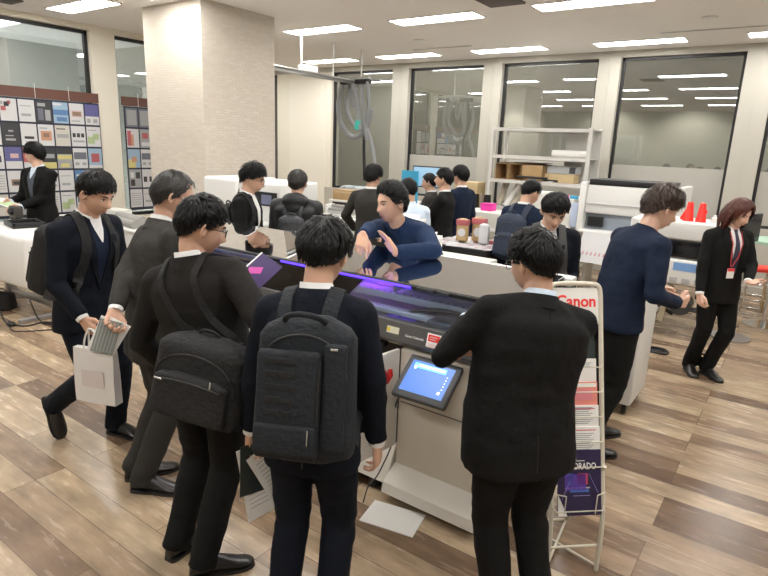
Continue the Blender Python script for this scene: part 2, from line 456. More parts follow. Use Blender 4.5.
    for sd in (-1, 1):
        q.cap(spine(.44)+frame(.44) @ V((sd*.06*s, -.01*s, 0)), SH[sd], .078*s, .064*s, 18)
        q.cap(spine(.500)+frame(.5) @ V((sd*.04*s, -.014*s, 0)), SH[sd]+V((0, 0, .010*s)), .046*s, .054*s, 18); q.cap(spine(.36)+frame(.36) @ V((sd*.10*s*bw, 0, 0)), SH[sd], .085*s, .060*s, 18)
        q.cap(SH[sd], EL[sd], sr*s, er*s, 18)
        fd = (WR[sd]-EL[sd]).normalized(); q.cyl(EL[sd], WR[sd]+fd*(-.008 if cuffs else -.0)*s, er*s, cr*s, 18)
    def dj(p):
        w = .25
        for sd in (-1, 1):
            w = max(w, g((p-EL[sd]).length, .08*s))
        w = max(w, .6*g((p-spine(.12)).length, .16*s))
        return disp_*2.2*w*noise.noise(V((p.x*8, p.y*8, p.z*17))+V((seed, 0, 0)))+.003*noise.noise(p*6+V((0, seed, 0)))
    jm = remesh(q, jname, .0105, 7, dj)
    P.bvh = BVHTree.FromPolygons([v.co.copy() for v in jm.vertices], [tuple(f.vertices) for f in jm.polygons])
    P.jacket = link_mesh(jname, jm, jmat, root)
    # cuffs ---------------------------------------------------------------
    if cuffs:
        for sd in (-1, 1):
            fd = (WR[sd]-EL[sd]).normalized()
            q = MB(); q.cyl(WR[sd]-fd*.03*s, WR[sd]+fd*.008*s, .036*s, .034*s, 20); q.build('shirt_cuff', shirt or SHIRTW, root)
    # shirt collar ----------------------------------------------------------
    def collar_band(nm, mt, r0, z0, z1, r1, thick, gap=30, dy=0., dip=.02):
        q = MB(); rings = []; n = 30; F = frame(.53).to_4x4(); c = spine(.53)
        for i in range(n+1):
            a = R(90+gap+(360-2*gap)*i/n); dr = V((math.cos(a), math.sin(a), 0))
            fz = -dip*max(0, math.sin(a)+.2)
            A_ = V((dr.x*r0, dr.y*r0*1.02+dy, z0+fz)); B_ = V((dr.x*r1, dr.y*r1*1.02+dy-.0, z1+fz*1.2))
            rings.append([c+F.to_3x3() @ (v*s) for v in (A_, A_+dr*thick, B_+dr*thick, (B_+dr*thick*.5)+V((0, 0, .003)), B_)])
        q.loft(rings); return q.build(nm, mt, root)
    if collar:
        collar_band('shirt_collar', shirt or SHIRTW, .066, -.035, .030, .061, .004, 22 if not turtleneck else 0, -.006)
        if jname == 'jacket': collar_band('jacket_collar', jmat, .084, -.045, .008, .069, .007, 38, -.010, .035)
    elif turtleneck:
        collar_band('collar', jmat, .068, -.03, .012, .063, .006, 0, -.004, .012)
    # projected details -------------------------------------------------------
    def cast(u, t, back=False, off=.002, yy=.5):
        F = frame(t); sg = -1 if back else 1
        o = spine(t)+F @ V((u*s, sg*yy*s, 0)); d = F @ V((0, -sg, 0))
        hit = P.bvh.ray_cast(o, d)
        if hit[0] is None: return spine(t)+F @ V((u*s, sg*.08*s, 0))
        return hit[0]-d*off
    P.cast = cast
    def patch(nm, mt, rows, off, thick=.003, n=6, back=False):
        """rows: (t, u0, u1) down the surface"""
        q = MB(); sg = -1 if back else 1
        top = [[cast(lerp(a, b_, k/n), t, back, off) for k in range(n+1)] for t, a, b_ in rows]
        m_ = len(rows)*(n+1); vs = [p for r_ in top for p in r_]
        vs += [p-(frame(rows[i//(n+1)][0]) @ V((0, sg, 0)))*thick for i, p in enumerate(vs)]; fs = []
        W_ = n+1
        for i in range(len(rows)-1):
            for j in range(n):
                a = i*W_+j; fs.append((a, a+1, a+W_+1, a+W_)); fs.append((m_+a, m_+a+W_, m_+a+W_+1, m_+a+1))
        edge = [j for j in range(W_)]+[i*W_+n for i in range(1, len(rows))]+[(len(rows)-1)*W_+j for j in range(n-1, -1, -1)]+[i*W_ for i in range(len(rows)-2, 0, -1)]
        for a, b_ in zip(edge, edge[1:]+edge[:1]): fs.append((b_, a, m_+a, m_+b_))
        q.add(vs, fs); return q.build(nm, mt, root, 50)
    P.patch = patch
    def dense(rows, k=5):
        out = []
        for a, b_ in zip(rows, rows[1:]):
            for i in range(k): out.append(tuple(lerp(p, r_, i/k) for p, r_ in zip(a, b_)))
        out.append(rows[-1]); return out
    P.dense = dense
    if open_:
        o0 = .10 if open_ is True else open_
        patch('vest_front' if vest else 'shirt_front', vest or shirt or SHIRTW, dense([(.525, -.045, .045), (.46, -.056, .056), (.30, -.036, .036), (o0+.02, -.008, .008)]), .004)
        if vest: patch('shirt_front', shirt or SHIRTW, dense([(.525, -.040, .040), (.47, -.030, .030), (.40, -.004, .004)]), .008)
        for sx in (-1, 1):
            patch('lapel', jmat, dense([(.52, sx*.045, sx*.085), (.44, sx*.060, sx*.115), (.36, sx*.050, sx*.110), (.30, sx*.038, sx*.075), (o0, sx*.0, sx*.012)]), .010, .008)
        if tie:
            patch('tie', tie, dense([(.515, -.016, .016), (.49, -.012, .012), (.30, -.026, .026), (.14, -.030, .030), (.10, -.002, .002)]), .013, .006)
    if vent and jname == 'jacket':
        q = MB(); q.tube([cast(.004, t, True, .001) for t in (-.0, -.05, -.10, hem+.005)], .003*s, 6); q.build('back_vent', BLACKP, root)
        q = MB(); q.tube([cast(.0, t, True, .0003) for t in [.49-.03*k for k in range(17)]], .0012*s, 5); q.build('back_seam', jmat, root)
    # hair -------------------------------------------------------------------
    make_hair(root, MH, s, hair, hmat, rnd, hthick)
    if glasses:
        q = MB(); zc = .004
        for sx in (-1, 1):
            rim = []
            for k in range(17):
                a = 2*PI*k/16; ca, sa = math.cos(a), math.sin(a)
                x = sx*.033+.0265*math.copysign(abs(ca)**.7, ca); z = zc+.018*math.copysign(abs(sa)**.7, sa)
                rim.append(MH @ V((x, .104-.012*(x/.06)**2, z)))
            q.tube(rim, .0016*s, 6)
            q.tube([MH @ V(p) for p in ((sx*.059, .094, zc+.008), (sx*.075, .082, zc+.009), (sx*.082, .04, zc+.008), (sx*.083, -.004, zc+.006), (sx*.080, -.018, zc-.012))], .0016*s, 6)
        q.tube([MH @ V(p) for p in ((-.008, .105, zc+.004), (0, .107, zc+.007), (.008, .105, zc+.004))], .0014*s, 6)
        q.build('glasses', glasses, root)
    return P

_fy = {}
def face_y(x, z):
    """y of the face surface at head-local x, z"""
    k = (round(x, 4), round(z, 4))
    if k in _fy: return _fy[k]
    lo, hi = 0., 1.
    dz = z/.118; best = .09
    for i in range(40):                         # search directions for one that lands at x, z
        pass
    dx, dzz = x/.0765, z/.118
    for i in range(25):
        l2 = dx*dx+dzz*dzz
        if l2 > .98: f = math.sqrt(.98/l2); dx *= f; dzz *= f; l2 = .98
        p = head_pt(dx, math.sqrt(1-l2), dzz)
        dx += (x-p.x)/.0765*.8; dzz += (z-p.z)/.118*.8
    _fy[k] = p.y; return p.y

def shoe(root, M, s, m_):
    """M: pivot at the ball of the foot, toes along +y"""
    secs = [(-.200, .020, .035, .065), (-.190, .030, .052, .092), (-.165, .035, .058, .100), (-.120, .036, .057, .102), (-.07, .038, .056, .092), (-.02, .044, .052, .070),
            (.02, .046, .048, .050), (.055, .042, .043, .044), (.078, .032, .038, .036), (.092, .014, .030, .026)]
    q = MB(); rings = []
    for y, w, _, hgt in secs:
        r_ = []
        for k in range(16):
            a = 2*PI*k/16; ca, sa = math.cos(a), math.sin(a)
            z = .012+(hgt-.012)*(.5+.5*sa) if True else 0
            ww = w*(abs(ca)**.75)*math.copysign(1, ca)*(1-.25*max(0, sa))
            r_.append(M @ (V((ww, y, z))*s))
        rings.append(r_)
    q.loft(rings); o = q.build('shoe', m_, root)
    q = MB(); rings = []
    for y, w, _, hgt in secs:
        z1 = .014; z0 = .0 if (y < -.09 or y > -.04) else .004
        rings.append([M @ (V(p)*s) for p in ((-w-.003, y*1.01, z0), (w+.003, y*1.01, z0), (w+.003, y*1.01, z1), (-w-.003, y*1.01, z1))])
    q.loft(rings); so = q.build('shoe_sole', SOLE, o)
    q = MB()
    for k in range(4):
        y = -.045-.02*k; z = interp([(-.2, .08), (-.12, .091), (-.07, .078), (-.02, .063), (.02, .05)], y)[0]
        q.tube([M @ (V((x, y+.006*math.cos(x*90), z-abs(x)*.35+.001))*s) for x in (-.02, -.01, 0, .01, .02)], .0022*s, 6)
    q.build('laces', m_, o)

def make_hair(root, MH, s, style, m_, rnd, thick=1.):
    long_ = style == 'long'
    def line(az):                                # lowest direction z of the hairline by angle from the front (0..180)
        if style == 'receding': tab = [(0, .66), (35, .70), (60, .42), (85, .05), (105, -.05), (135, -.45), (180, -.62)]
        elif style == 'fringe': tab = [(0, .44), (40, .40), (62, .22), (84, .10), (104, .10), (135, -.38), (180, -.58)]
        elif style == 'swept': tab = [(0, .66), (30, .62), (52, .42), (70, .10), (84, .10), (104, .12), (135, -.36), (180, -.56)]
        elif long_: tab = [(0, .66), (30, .60), (55, .42), (75, .15), (92, -.3), (180, -.75)]
        elif style == 'crop': tab = [(0, .50), (40, .45), (62, .28), (85, .16), (105, .08), (135, -.33), (180, -.52)]
        else: tab = [(0, .62), (35, .58), (60, .38), (82, .14), (104, .12), (135, -.36), (180, -.56)]
        return interp(tab, az)[0]
    def mask(d):
        az = abs(math.degrees(math.atan2(d.x, d.y))); k = (d.z-line(az)-.05*noise.noise(V((d.x*9, d.y*9, d.z*3))))/.10
        return max(0, min(1, k+.5))
    tt = {'short': (.024, .013), 'crop': (.018, .005), 'fringe': (.028, .018), 'receding': (.012, .014), 'long': (.024, .024), 'curly': (.028, .014), 'swept': (.030, .016), 'tousled': (.034, .018)}[style]
    def rad(d, extra=0.):
        mk = mask(d); up = max(0, d.z); th = lerp(tt[1], tt[0], up**.8)*thick
        az = abs(math.degrees(math.atan2(d.x, d.y))); kk = min(1, max(0, (d.z-line(az)+.04)/(.50 if not long_ else .15)))
        th *= lerp(.22, 1, kk**.7)
        p = head_pt(d.x, d.y, d.z); r_ = p.length+mk*(th+extra)-(1-mk)*.010
        if d.y < -.2 and mk > .5: r_ += .006*thick*kk
        return p.normalized()*r_
    q = MB(); nu, nv = 48, 32; vs = []
    for i in range(nv+1):
        t = PI*i/nv
        for j in range(nu):
            a = 2*PI*j/nu; d = V((math.sin(t)*math.cos(a), math.sin(t)*math.sin(a), math.cos(t)))
            p = rad(d); p = p*(1+.02*noise.noise(d*7)*mask(d)); vs.append(MH @ p)
    fs = [(i*nu+j, (i+1)*nu+j, (i+1)*nu+(j+1) % nu, i*nu+(j+1) % nu) for i in range(nv) for j in range(nu)
          if any(True for _ in (0,)) and (i < nv*.86)]
    # keep only faces of the cap itself
    keep = []
    for f in fs:
        i, j = f[0]//nu, f[0] % nu; t = PI*(i+.5)/nv; a = 2*PI*(j+.5)/nu
        if mask(V((math.sin(t)*math.cos(a), math.sin(t)*math.sin(a), math.cos(t)))) > 0: keep.append(f)
    q.add(vs, keep)
    crown = V((.05, -.45, .88)).normalized()
    cnt = {'swept': 1100, 'short': 900, 'crop': 900, 'fringe': 1000, 'receding': 900, 'long': 900, 'curly': 1100, 'tousled': 1100}[style]
    L = {'swept': .060, 'short': .045, 'crop': .022, 'fringe': .060, 'receding': .050, 'long': .10, 'curly': .045, 'tousled': .055}[style]
    lift = {'swept': .010, 'short': .004, 'crop': .002, 'fringe': .004, 'receding': .003, 'long': .003, 'curly': .014, 'tousled': .012}[style]*thick*1.3
    made = 0
    while made < cnt:
        d = V((rnd.gauss(0, 1), rnd.gauss(0, 1), rnd.gauss(0, 1))).normalized()
        if mask(d) < .5: continue
        made += 1
        fl = (d-crown); fl = fl-d*fl.dot(d)
        if fl.length < .05: fl = V((rnd.gauss(0, 1), rnd.gauss(0, 1), 0))
        fl.normalize()
        if d.y > 0 and d.z > .3: fl = (fl+(V((1.2*(1 if d.x > -.01 else -1), .1, -.2)) if long_ else V((.35, .6, -.1)))).normalized()
        if style == 'swept' and d.z > .2: fl = V((.15, -1, .25)); fl = (fl-d*fl.dot(d)).normalized()
        if style == 'receding': fl = (fl+V((0, -1.6 if d.z > -.2 else 0, -.5))).normalized()
        if d.z < .35: fl = (fl*.4+V((0, -.25 if abs(d.x) > .5 else 0, -1))).normalized()
        jit = .9 if style in ('curly',) else .35 if style == 'tousled' else .22
        fl = (fl+V((rnd.gauss(0, jit), rnd.gauss(0, jit), rnd.gauss(0, jit)))).normalized()
        az_ = abs(math.degrees(math.atan2(d.x, d.y)))
        hang = (.30 if style == 'fringe' else .16 if az_ < 25 else .06) if az_ < 60 else .03
        if not long_:
            room = (d.z-(line(az_)-hang))*.11+.006
            if room < .012: continue
        else: room = 1
        n = 5; ln = min(L*rnd.uniform(.6, 1.2), max(.016, room if fl.z < -.3 else 1)); p = rad(d)*.985; pts = []; dd = V(d); lf_ = lift*rnd.uniform(.2, 1.4); drop = V((0, 0, 0))
        for k in range(n):
            t = k/(n-1); q_ = rad(dd); base = head_pt(dd.x, dd.y, dd.z)
            pr = max(q_.length, base.length+tt[1]*thick*.8)
            if long_ and dd.z < 0: pr = max(pr, .10)
            pts.append(dd*(pr+lf_*math.sin(PI*.6*t)+.0005)+drop)
            stp = ln/(n-1)/max(.08, pr)
            if not long_ and dd.z < line(abs(math.degrees(math.atan2(dd.x, dd.y))))-hang: stp = .002
            fl_ = fl-dd*fl.dot(dd); fl_ = fl_.normalized() if fl_.length > 1e-4 else fl
            if style == 'curly': fl_ = (fl_+V((rnd.gauss(0, .6),)*3)).normalized()
            dd = (dd+fl_*stp).normalized()
        w = rnd.uniform(.0026, .0050)*(1.25 if style != 'crop' else .8)
        rings = []
        for k, p in enumerate(pts):
            tdir = (pts[min(k+1, n-1)]-pts[max(k-1, 0)]).normalized(); nrm = p.normalized(); sdv = tdir.cross(nrm)
            if sdv.length < 1e-4: sdv = V((1, 0, 0))
            sdv.normalize(); ww = w*(1-.85*(k/(n-1))**1.5)
            rings.append([MH @ v for v in (p+sdv*ww, p-sdv*ww, p+nrm*ww*.5)])
        q.loft(rings)
    if long_:                                    # locks hanging to the collar
        for k in range(520):
            az = R(rnd.choice((-1, 1))*rnd.uniform(80, 180)); zt = rnd.uniform(-.25, .35); rr = math.sqrt(1-zt*zt)
            d = V((math.sin(az)*rr, math.cos(az)*rr, zt)); p = rad(d, .004); pts = []
            ln = rnd.uniform(.10, .19); bz = .004*rnd.gauss(0, 1)
            out = V((p.x, p.y, 0)).normalized()
            for i in range(6):
                t = i/5; z = p.z-ln*t
                wid = 1+.18*math.sin(PI*min(1, t*1.1))
                pts.append(V((p.x*wid+bz*t, p.y*wid*(1-.1*t)+.006*math.sin(9*t+k), z)))
            w = rnd.uniform(.004, .007); rings = []
            for i, p_ in enumerate(pts):
                sdv = V((0, 0, 1)).cross(out); ww = w*(1-.8*(i/5)**2)
                rings.append([MH @ v for v in (p_+sdv*ww, p_-sdv*ww, p_+out*ww*.5)])
            q.loft(rings)
    q.build('hair', m_, root, 60, fix=False)

# ---------------------------------------------------------------- straps and bags
def strap_pts(P, path):
    """path: (u, y, t, tx) outer point in the torso frame; cast toward the spine axis"""
    out = []
    for u, y, t, ti in path:
        F = P.frame(t); o = P.spine(t)+F @ V((u*P.s, y*P.s, 0)) if t < .48 else P.spine(.44)+P.frame(.44) @ (V((u, y, t-.44))*P.s)
        i_ = P.spine(ti)+P.frame(ti) @ V((u*P.s*.9, 0, 0)); d = (i_-o)
        h_ = P.bvh.ray_cast(o, d.normalized(), 2)
        out.append((h_[0]+h_[1]*.006) if h_[0] is not None else i_)
    return out
def ribbon(mb, pts, w, th, wide=None, P=None):
    pts = spline(pts, 4); rings = []
    for k, p in enumerate(pts):
        d = (pts[min(k+1, len(pts)-1)]-pts[max(k-1, 0)]).normalized()
        if P is not None:
            nn = P.bvh.find_nearest(p); nrm = nn[1] if nn[0] is not None else V((0, -1, 0))
        else: nrm = V(wide)
        sd = d.cross(nrm)
        if sd.length < 1e-4: sd = V((1, 0, 0))
        sd.normalize(); nrm = sd.cross(d)
        rings.append([p+sd*w/2-nrm*th*.3, p+sd*w/2+nrm*th*.6, p-sd*w/2+nrm*th*.6, p-sd*w/2-nrm*th*.3])
    mb.loft(rings)

def soft_box(mb, c, w, h, d, e=4., taper=.92, n=32, top=.12, yb=0.):
    """rounded bag volume; c centre, w along x, d along y, h along z"""
    rings = []; c = V(c); m_ = 14
    for i in range(m_+1):
        t = i/m_; z = -h/2+h*t; k = min(1, (t/.08))**.5 if t < .08 else min(1, ((1-t)/top))**.5 if t > 1-top else 1
        k = max(k, .25); kw = k**.6*lerp(1, taper, t); kd = k*lerp(1, taper*.92, t)
        rings.append([c+V((w/2*kw*math.copysign(abs(math.cos(a))**(2/e), math.cos(a)), yb+d/2*kd*math.copysign(abs(math.sin(a))**(2/e), math.sin(a)), z)) for a in [2*PI*j/n for j in range(n)]])
    mb.loft(rings)

def backpack(P, label, t=.18, w=.30, h=.46, d=.16, m_=None, off=.0, tilt=0., u=0., straps=(1, -1), style='box', group=None, sw=.055, roll=0., low=0.):
    m_ = m_ or BAGBLK; s = P.s
    F = P.frame(max(t, .0)); hit = P.cast(u, t, True, 0)
    Mb = Matrix.Translation(hit+F @ V((0, -(d/2+off)*1., 0))) @ F.to_4x4() @ Matrix.Rotation(R(roll), 4, 'Y') @ Matrix.Rotation(R(tilt), 4, 'X')
    Mwd = P.M @ Mb; root = thing('backpack', label, 'backpack', Mwd.translation, 0, group); root.rotation_euler = Mwd.to_euler()
    Mbi = Mb.inverted()
    q = MB(); soft_box(q, (0, 0, 0), w, h, d); q.build('bag_body', m_, root, 60)
    if style == 'box':
        q = MB(); q.box((-.03*w/.3, -d/2-.006, -.04*h/.46), (w*.62, .04, h*.72), None, .018); q.build('front_pocket', m_, root)
        q = MB(); q.box((-.03*w/.3, -d/2-.026, -.31*h), (w*.60, .03, h*.20), None, .014); q.build('lower_pocket', m_, root)
        q = MB(); q.box((w*.33, -d/2+.004, -.02*h), (w*.22, .03, h*.70), None, .014); q.build('side_panel', m_, root)
        q = MB()
        for k in range(5): q.box((-.05*w/.3, -d/2-.027, h*(.2-.085*k)), (w*.28, .004, .022), None, .0015)
        q.build('webbing', BAGBLK, root)
        q = MB(); zz = [(w*.20, -d/2-.022, h*.22), (w*.20, -d/2-.024, h*.0), (w*.20, -d/2-.024, -h*.2)]; q.tube(zz, .003, 6)
        q.tube(bez((-w*.40, -d/2+.004, h*.10), (-w*.42, -d/2+.0, h*.47), (w*.42, -d/2+.0, h*.47), (w*.44, -d/2+.004, h*.10), 16), .0035, 6); q.build('zipper', BLACKP, root)
        q = MB(); q.box((w*.14, -d/2-.047, -h*.27), (.004, .004, .05), None, .001); q.build('zipper_pull', METAL, root); q = MB(); q.box((w*.33, -d/2-.018, h*.30), (.025, .004, .008), (0, 0, 0), .001); q.build('zipper_pull', METAL, root)
        q = MB(); q.tube(bez((-.07, -d/2+.03, h*.46), (-.06, -d/2-.03, h*.53), (.06, -d/2-.03, h*.53), (.07, -d/2+.03, h*.46), 12), .010, 8); q.build('carry_handle', m_, root)
    else:
        q = MB(); soft_box(q, (0, -d*.42, -h*.16), w*.82, h*.52, d*.45); q.build('front_pocket', m_, root, 60)
        q = MB(); q.tube(bez((-w*.42, -d*.40, -h*.05), (-w*.45, -d*.45, h*.42), (w*.45, -d*.45, h*.42), (w*.42, -d*.40, -h*.05), 16), .0035, 6)
        q.tube(bez((-w*.34, -d*.62, h*.0), (-w*.1, -d*.66, h*.045), (w*.1, -d*.66, h*.045), (w*.34, -d*.62, h*.0), 12), .003, 6); q.build('zipper', BLACKP, root)
        q = MB(); q.box((-w*.30, -d*.64, -h*.0), (.035, .006, .008), None, .002); q.build('zipper_pull', METAL, root); q = MB(); q.box((w*.24, -d*.62, h*.06), (.008, .006, .03), None, .002); q.build('zipper_pull', METAL, root)
        q = MB(); q.tube(bez((-.05, 0, h*.48), (-.04, -.02, h*.58), (.04, -.02, h*.58), (.05, 0, h*.48), 12), .007, 8); q.build('carry_handle', m_, root)
    for sx in straps:
        tb = t+h/2/s*.80
        path = [(u*.5+sx*.075, -.4, min(tb, .42), .30), (sx*.088, -.4, .44, .42), (sx*.092, -.18, .60, .42), (sx*.094, -.02, .70, .40), (sx*.098, .18, .60, .38), (sx*.112, .4, .40, .36),
                (sx*.125, .4, .30, .28), (sx*.145, .4, .20, .18), (sx*.20, .22, .12, .10), (sx*.30, -.0, .06, .06)]
        pts = strap_pts(P, path)
        pts = [Mb @ V((sx*w*.27, d*.30, h*.44))]+pts+[Mb @ V((sx*w*.45, d*.40, -h*.38))]
        q = MB(); ribbon(q, pts, sw, .010, P=P); q.v = [Mbi @ v for v in q.v]; q.build('shoulder_strap', m_, root, 60)
    return root, Mb
# ---------------------------------------------------------------- the room
CZ = 3.5; BY = 9.98; LX = -9.1
CREAM = mat('cream_paint', (.50, .48, .42), .6, bump=(60, .05))
CREAM2 = mat('cream_paint_brightened', (.82, .78, .67), .6)  # lighter copy of the cream, brightened for the dimly lit left wall and bay
WHITEP = mat('white_panel', (.80, .79, .75), .5)
CEIL = mat('ceiling_paint', (.92, .895, .86), .9)
BFRAME = mat('window_frame_black', (.02, .02, .022), .4)

def floor_mat():
    m = bpy.data.materials.new('floor_planks'); m.use_nodes = True; nt = m.node_tree; b = nt.nodes['Principled BSDF']; L = nt.links.new; N = nt.nodes.new
    tc = N('ShaderNodeTexCoord'); mp = N('ShaderNodeMapping'); L(tc.outputs['Object'], mp.inputs['Vector'])
    mp.inputs['Location'].default_value = (.35, .084, 0)
    br = N('ShaderNodeTexBrick'); br.offset = .37; br.offset_frequency = 3; br.squash = 1
    br.inputs['Scale'].default_value = 1; br.inputs['Brick Width'].default_value = 1.45; br.inputs['Row Height'].default_value = .166
    br.inputs['Mortar Size'].default_value = .0016; br.inputs['Mortar Smooth'].default_value = .3; br.inputs['Bias'].default_value = 0
    br.inputs['Color1'].default_value = (0, 0, 0, 1); br.inputs['Color2'].default_value = (1, 1, 1, 1); br.inputs['Mortar'].default_value = (.5, .5, .5, 1)
    L(mp.outputs['Vector'], br.inputs['Vector'])
    cr = N('ShaderNodeValToRGB'); e = cr.color_ramp.elements
    e[0].position = 0; e[0].color = (.135, .082, .050, 1); e[1].position = 1; e[1].color = (.47, .36, .24, 1)
    for p, c in ((.16, (.20, .130, .083, 1)), (.38, (.29, .20, .13, 1)), (.60, (.38, .28, .185, 1)), (.8, (.42, .315, .21, 1))):
        x = e.new(p); x.color = c
    L(br.outputs['Color'], cr.inputs['Fac'])
    # grain stretched along the boards, shifted per board
    m2 = N('ShaderNodeMapping'); L(tc.outputs['Object'], m2.inputs['Vector']); m2.inputs['Scale'].default_value = (2.2, 16, 1)
    ad = N('ShaderNodeVectorMath'); ad.operation = 'ADD'; L(m2.outputs['Vector'], ad.inputs[0]); 
    ml = N('ShaderNodeVectorMath'); ml.operation = 'SCALE'; ml.inputs['Scale'].default_value = 37; L(br.outputs['Color'], ml.inputs[0]); L(ml.outputs['Vector'], ad.inputs[1])
    n1 = N('ShaderNodeTexNoise'); n1.inputs['Scale'].default_value = 1.6; n1.inputs['Detail'].default_value = 6; n1.inputs['Roughness'].default_value = .62; L(ad.outputs['Vector'], n1.inputs['Vector'])
    m3 = N('ShaderNodeMapping'); L(tc.outputs['Object'], m3.inputs['Vector']); m3.inputs['Scale'].default_value = (2.4, 5.5, 1)
    n2 = N('ShaderNodeTexNoise'); n2.inputs['Scale'].default_value = 1.8; n2.inputs['Detail'].default_value = 4; L(m3.outputs['Vector'], n2.inputs['Vector'])
    r1 = N('ShaderNodeMapRange'); r1.inputs['From Min'].default_value = .3; r1.inputs['From Max'].default_value = .7; r1.inputs['To Min'].default_value = .80; r1.inputs['To Max'].default_value = 1.12; L(n1.outputs['Fac'], r1.inputs['Value'])
    r2 = N('ShaderNodeMapRange'); r2.inputs['From Min'].default_value = .3; r2.inputs['From Max'].default_value = .7; r2.inputs['To Min'].default_value = .70; r2.inputs['To Max'].default_value = 1.22; L(n2.outputs['Fac'], r2.inputs['Value'])
    mu = N('ShaderNodeMath'); mu.operation = 'MULTIPLY'; L(r1.outputs['Result'], mu.inputs[0]); L(r2.outputs['Result'], mu.inputs[1])
    mx = N('ShaderNodeMix'); mx.data_type = 'RGBA'; mx.blend_type = 'MULTIPLY'; mx.inputs['Factor'].default_value = 1
    L(cr.outputs['Color'], mx.inputs['A']); L(mu.outputs['Value'], mx.inputs['B'])
    mo = N('ShaderNodeMix'); mo.data_type = 'RGBA'; L(br.outputs['Fac'], mo.inputs['Factor']); L(mx.outputs['Result'], mo.inputs['A']); mo.inputs['B'].default_value = (.05, .03, .02, 1)
    L(mo.outputs['Result'], b.inputs['Base Color'])
    b.inputs['Specular IOR Level'].default_value = .5
    r3 = N('ShaderNodeMapRange'); r3.inputs['To Min'].default_value = .17; r3.inputs['To Max'].default_value = .34; L(n1.outputs['Fac'], r3.inputs['Value']); L(r3.outputs['Result'], b.inputs['Roughness'])
    bp = N('ShaderNodeBump'); bp.inputs['Strength'].default_value = .12; bp.inputs['Distance'].default_value = .004; L(n1.outputs['Fac'], bp.inputs['Height']); L(bp.outputs['Normal'], b.inputs['Normal'])
    return m
def stone_mat():
    m = bpy.data.materials.new('split_stone_tile'); m.use_nodes = True; nt = m.node_tree; b = nt.nodes['Principled BSDF']; L = nt.links.new; N = nt.nodes.new
    tc = N('ShaderNodeTexCoord'); sp = N('ShaderNodeSeparateXYZ'); L(tc.outputs['Object'], sp.inputs[0])
    a = N('ShaderNodeMath'); L(sp.outputs['X'], a.inputs[0]); L(sp.outputs['Y'], a.inputs[1])
    cb = N('ShaderNodeCombineXYZ'); L(a.outputs[0], cb.inputs['X']); L(sp.outputs['Z'], cb.inputs['Y'])
    br = N('ShaderNodeTexBrick'); br.inputs['Scale'].default_value = 1; br.inputs['Brick Width'].default_value = .11; br.inputs['Row Height'].default_value = .030; br.offset = .43
    br.inputs['Mortar Size'].default_value = .0035; br.inputs['Mortar Smooth'].default_value = .8
    br.inputs['Color1'].default_value = (.2, .2, .2, 1); br.inputs['Color2'].default_value = (1, 1, 1, 1); br.inputs['Mortar'].default_value = (0, 0, 0, 1)
    L(cb.outputs[0], br.inputs['Vector'])
    n = N('ShaderNodeTexNoise'); n.inputs['Scale'].default_value = 30; n.inputs['Detail'].default_value = 5; L(tc.outputs['Object'], n.inputs['Vector'])
    s_ = N('ShaderNodeMath'); s_.operation = 'MULTIPLY_ADD'; L(n.outputs['Fac'], s_.inputs[0]); s_.inputs[1].default_value = .7; L(br.outputs['Color'], s_.inputs[2])
    bp = N('ShaderNodeBump'); bp.inputs['Strength'].default_value = .7; bp.inputs['Distance'].default_value = .012; L(s_.outputs[0], bp.inputs['Height']); L(bp.outputs['Normal'], b.inputs['Normal'])
    cr = N('ShaderNodeValToRGB'); cr.color_ramp.elements[0].color = (.59, .53, .45, 1); cr.color_ramp.elements[1].color = (.66, .60, .52, 1)
    L(br.outputs['Color'], cr.inputs['Fac']); L(cr.outputs['Color'], b.inputs['Base Color']); b.inputs['Roughness'].default_value = .85
    return m
def glass_mat(name, refl=.3, tint=(.8, .84, .84), rough=0.):
    m = bpy.data.materials.new(name); m.use_nodes = True; nt = m.node_tree; nt.nodes.clear(); L = nt.links.new; N = nt.nodes.new
    o = N('ShaderNodeOutputMaterial'); t = N('ShaderNodeBsdfTransparent'); t.inputs[0].default_value = (*tint, 1)
    gl = N('ShaderNodeBsdfGlossy'); gl.inputs['Roughness'].default_value = rough; gl.inputs['Color'].default_value = (.95, .97, 1, 1)
    fr = N('ShaderNodeFresnel'); fr.inputs['IOR'].default_value = 1.5
    a = N('ShaderNodeMath'); a.operation = 'ADD'; a.use_clamp = True; L(fr.outputs[0], a.inputs[0]); a.inputs[1].default_value = refl-.04
    mx = N('ShaderNodeMixShader'); L(a.outputs[0], mx.inputs['Fac']); L(t.outputs[0], mx.inputs[1]); L(gl.outputs[0], mx.inputs[2]); L(mx.outputs[0], o.inputs['Surface'])
    return m
WGLASS = glass_mat('window_glass', .20, (.78, .80, .79))
FILM = mat('frosted_film', (.46, .45, .41), .75, spec=.2)

XR, YN = 3.6, -3.6; XJ = -11.6; YJ = 6.6
q = MB(); q.bx(XJ-.3, XR+.3, YN-.3, BY+3.2, -.1, 0); struct('floor', q, floor_mat(), smooth=0)
q = MB(); q.bx(XJ-.3, XR+.3, YN-.3, BY+.35, CZ, CZ+.1); struct('ceiling', q, CEIL, smooth=0)
q = MB(); q.bx(XR, XR+.15, YN, BY, 0, CZ); struct('wall_right', q, CREAM, smooth=0)
q = MB(); q.bx(LX-.15, XR+.15, YN-.15, YN, 0, CZ); struct('wall_front', q, CREAM, smooth=0)
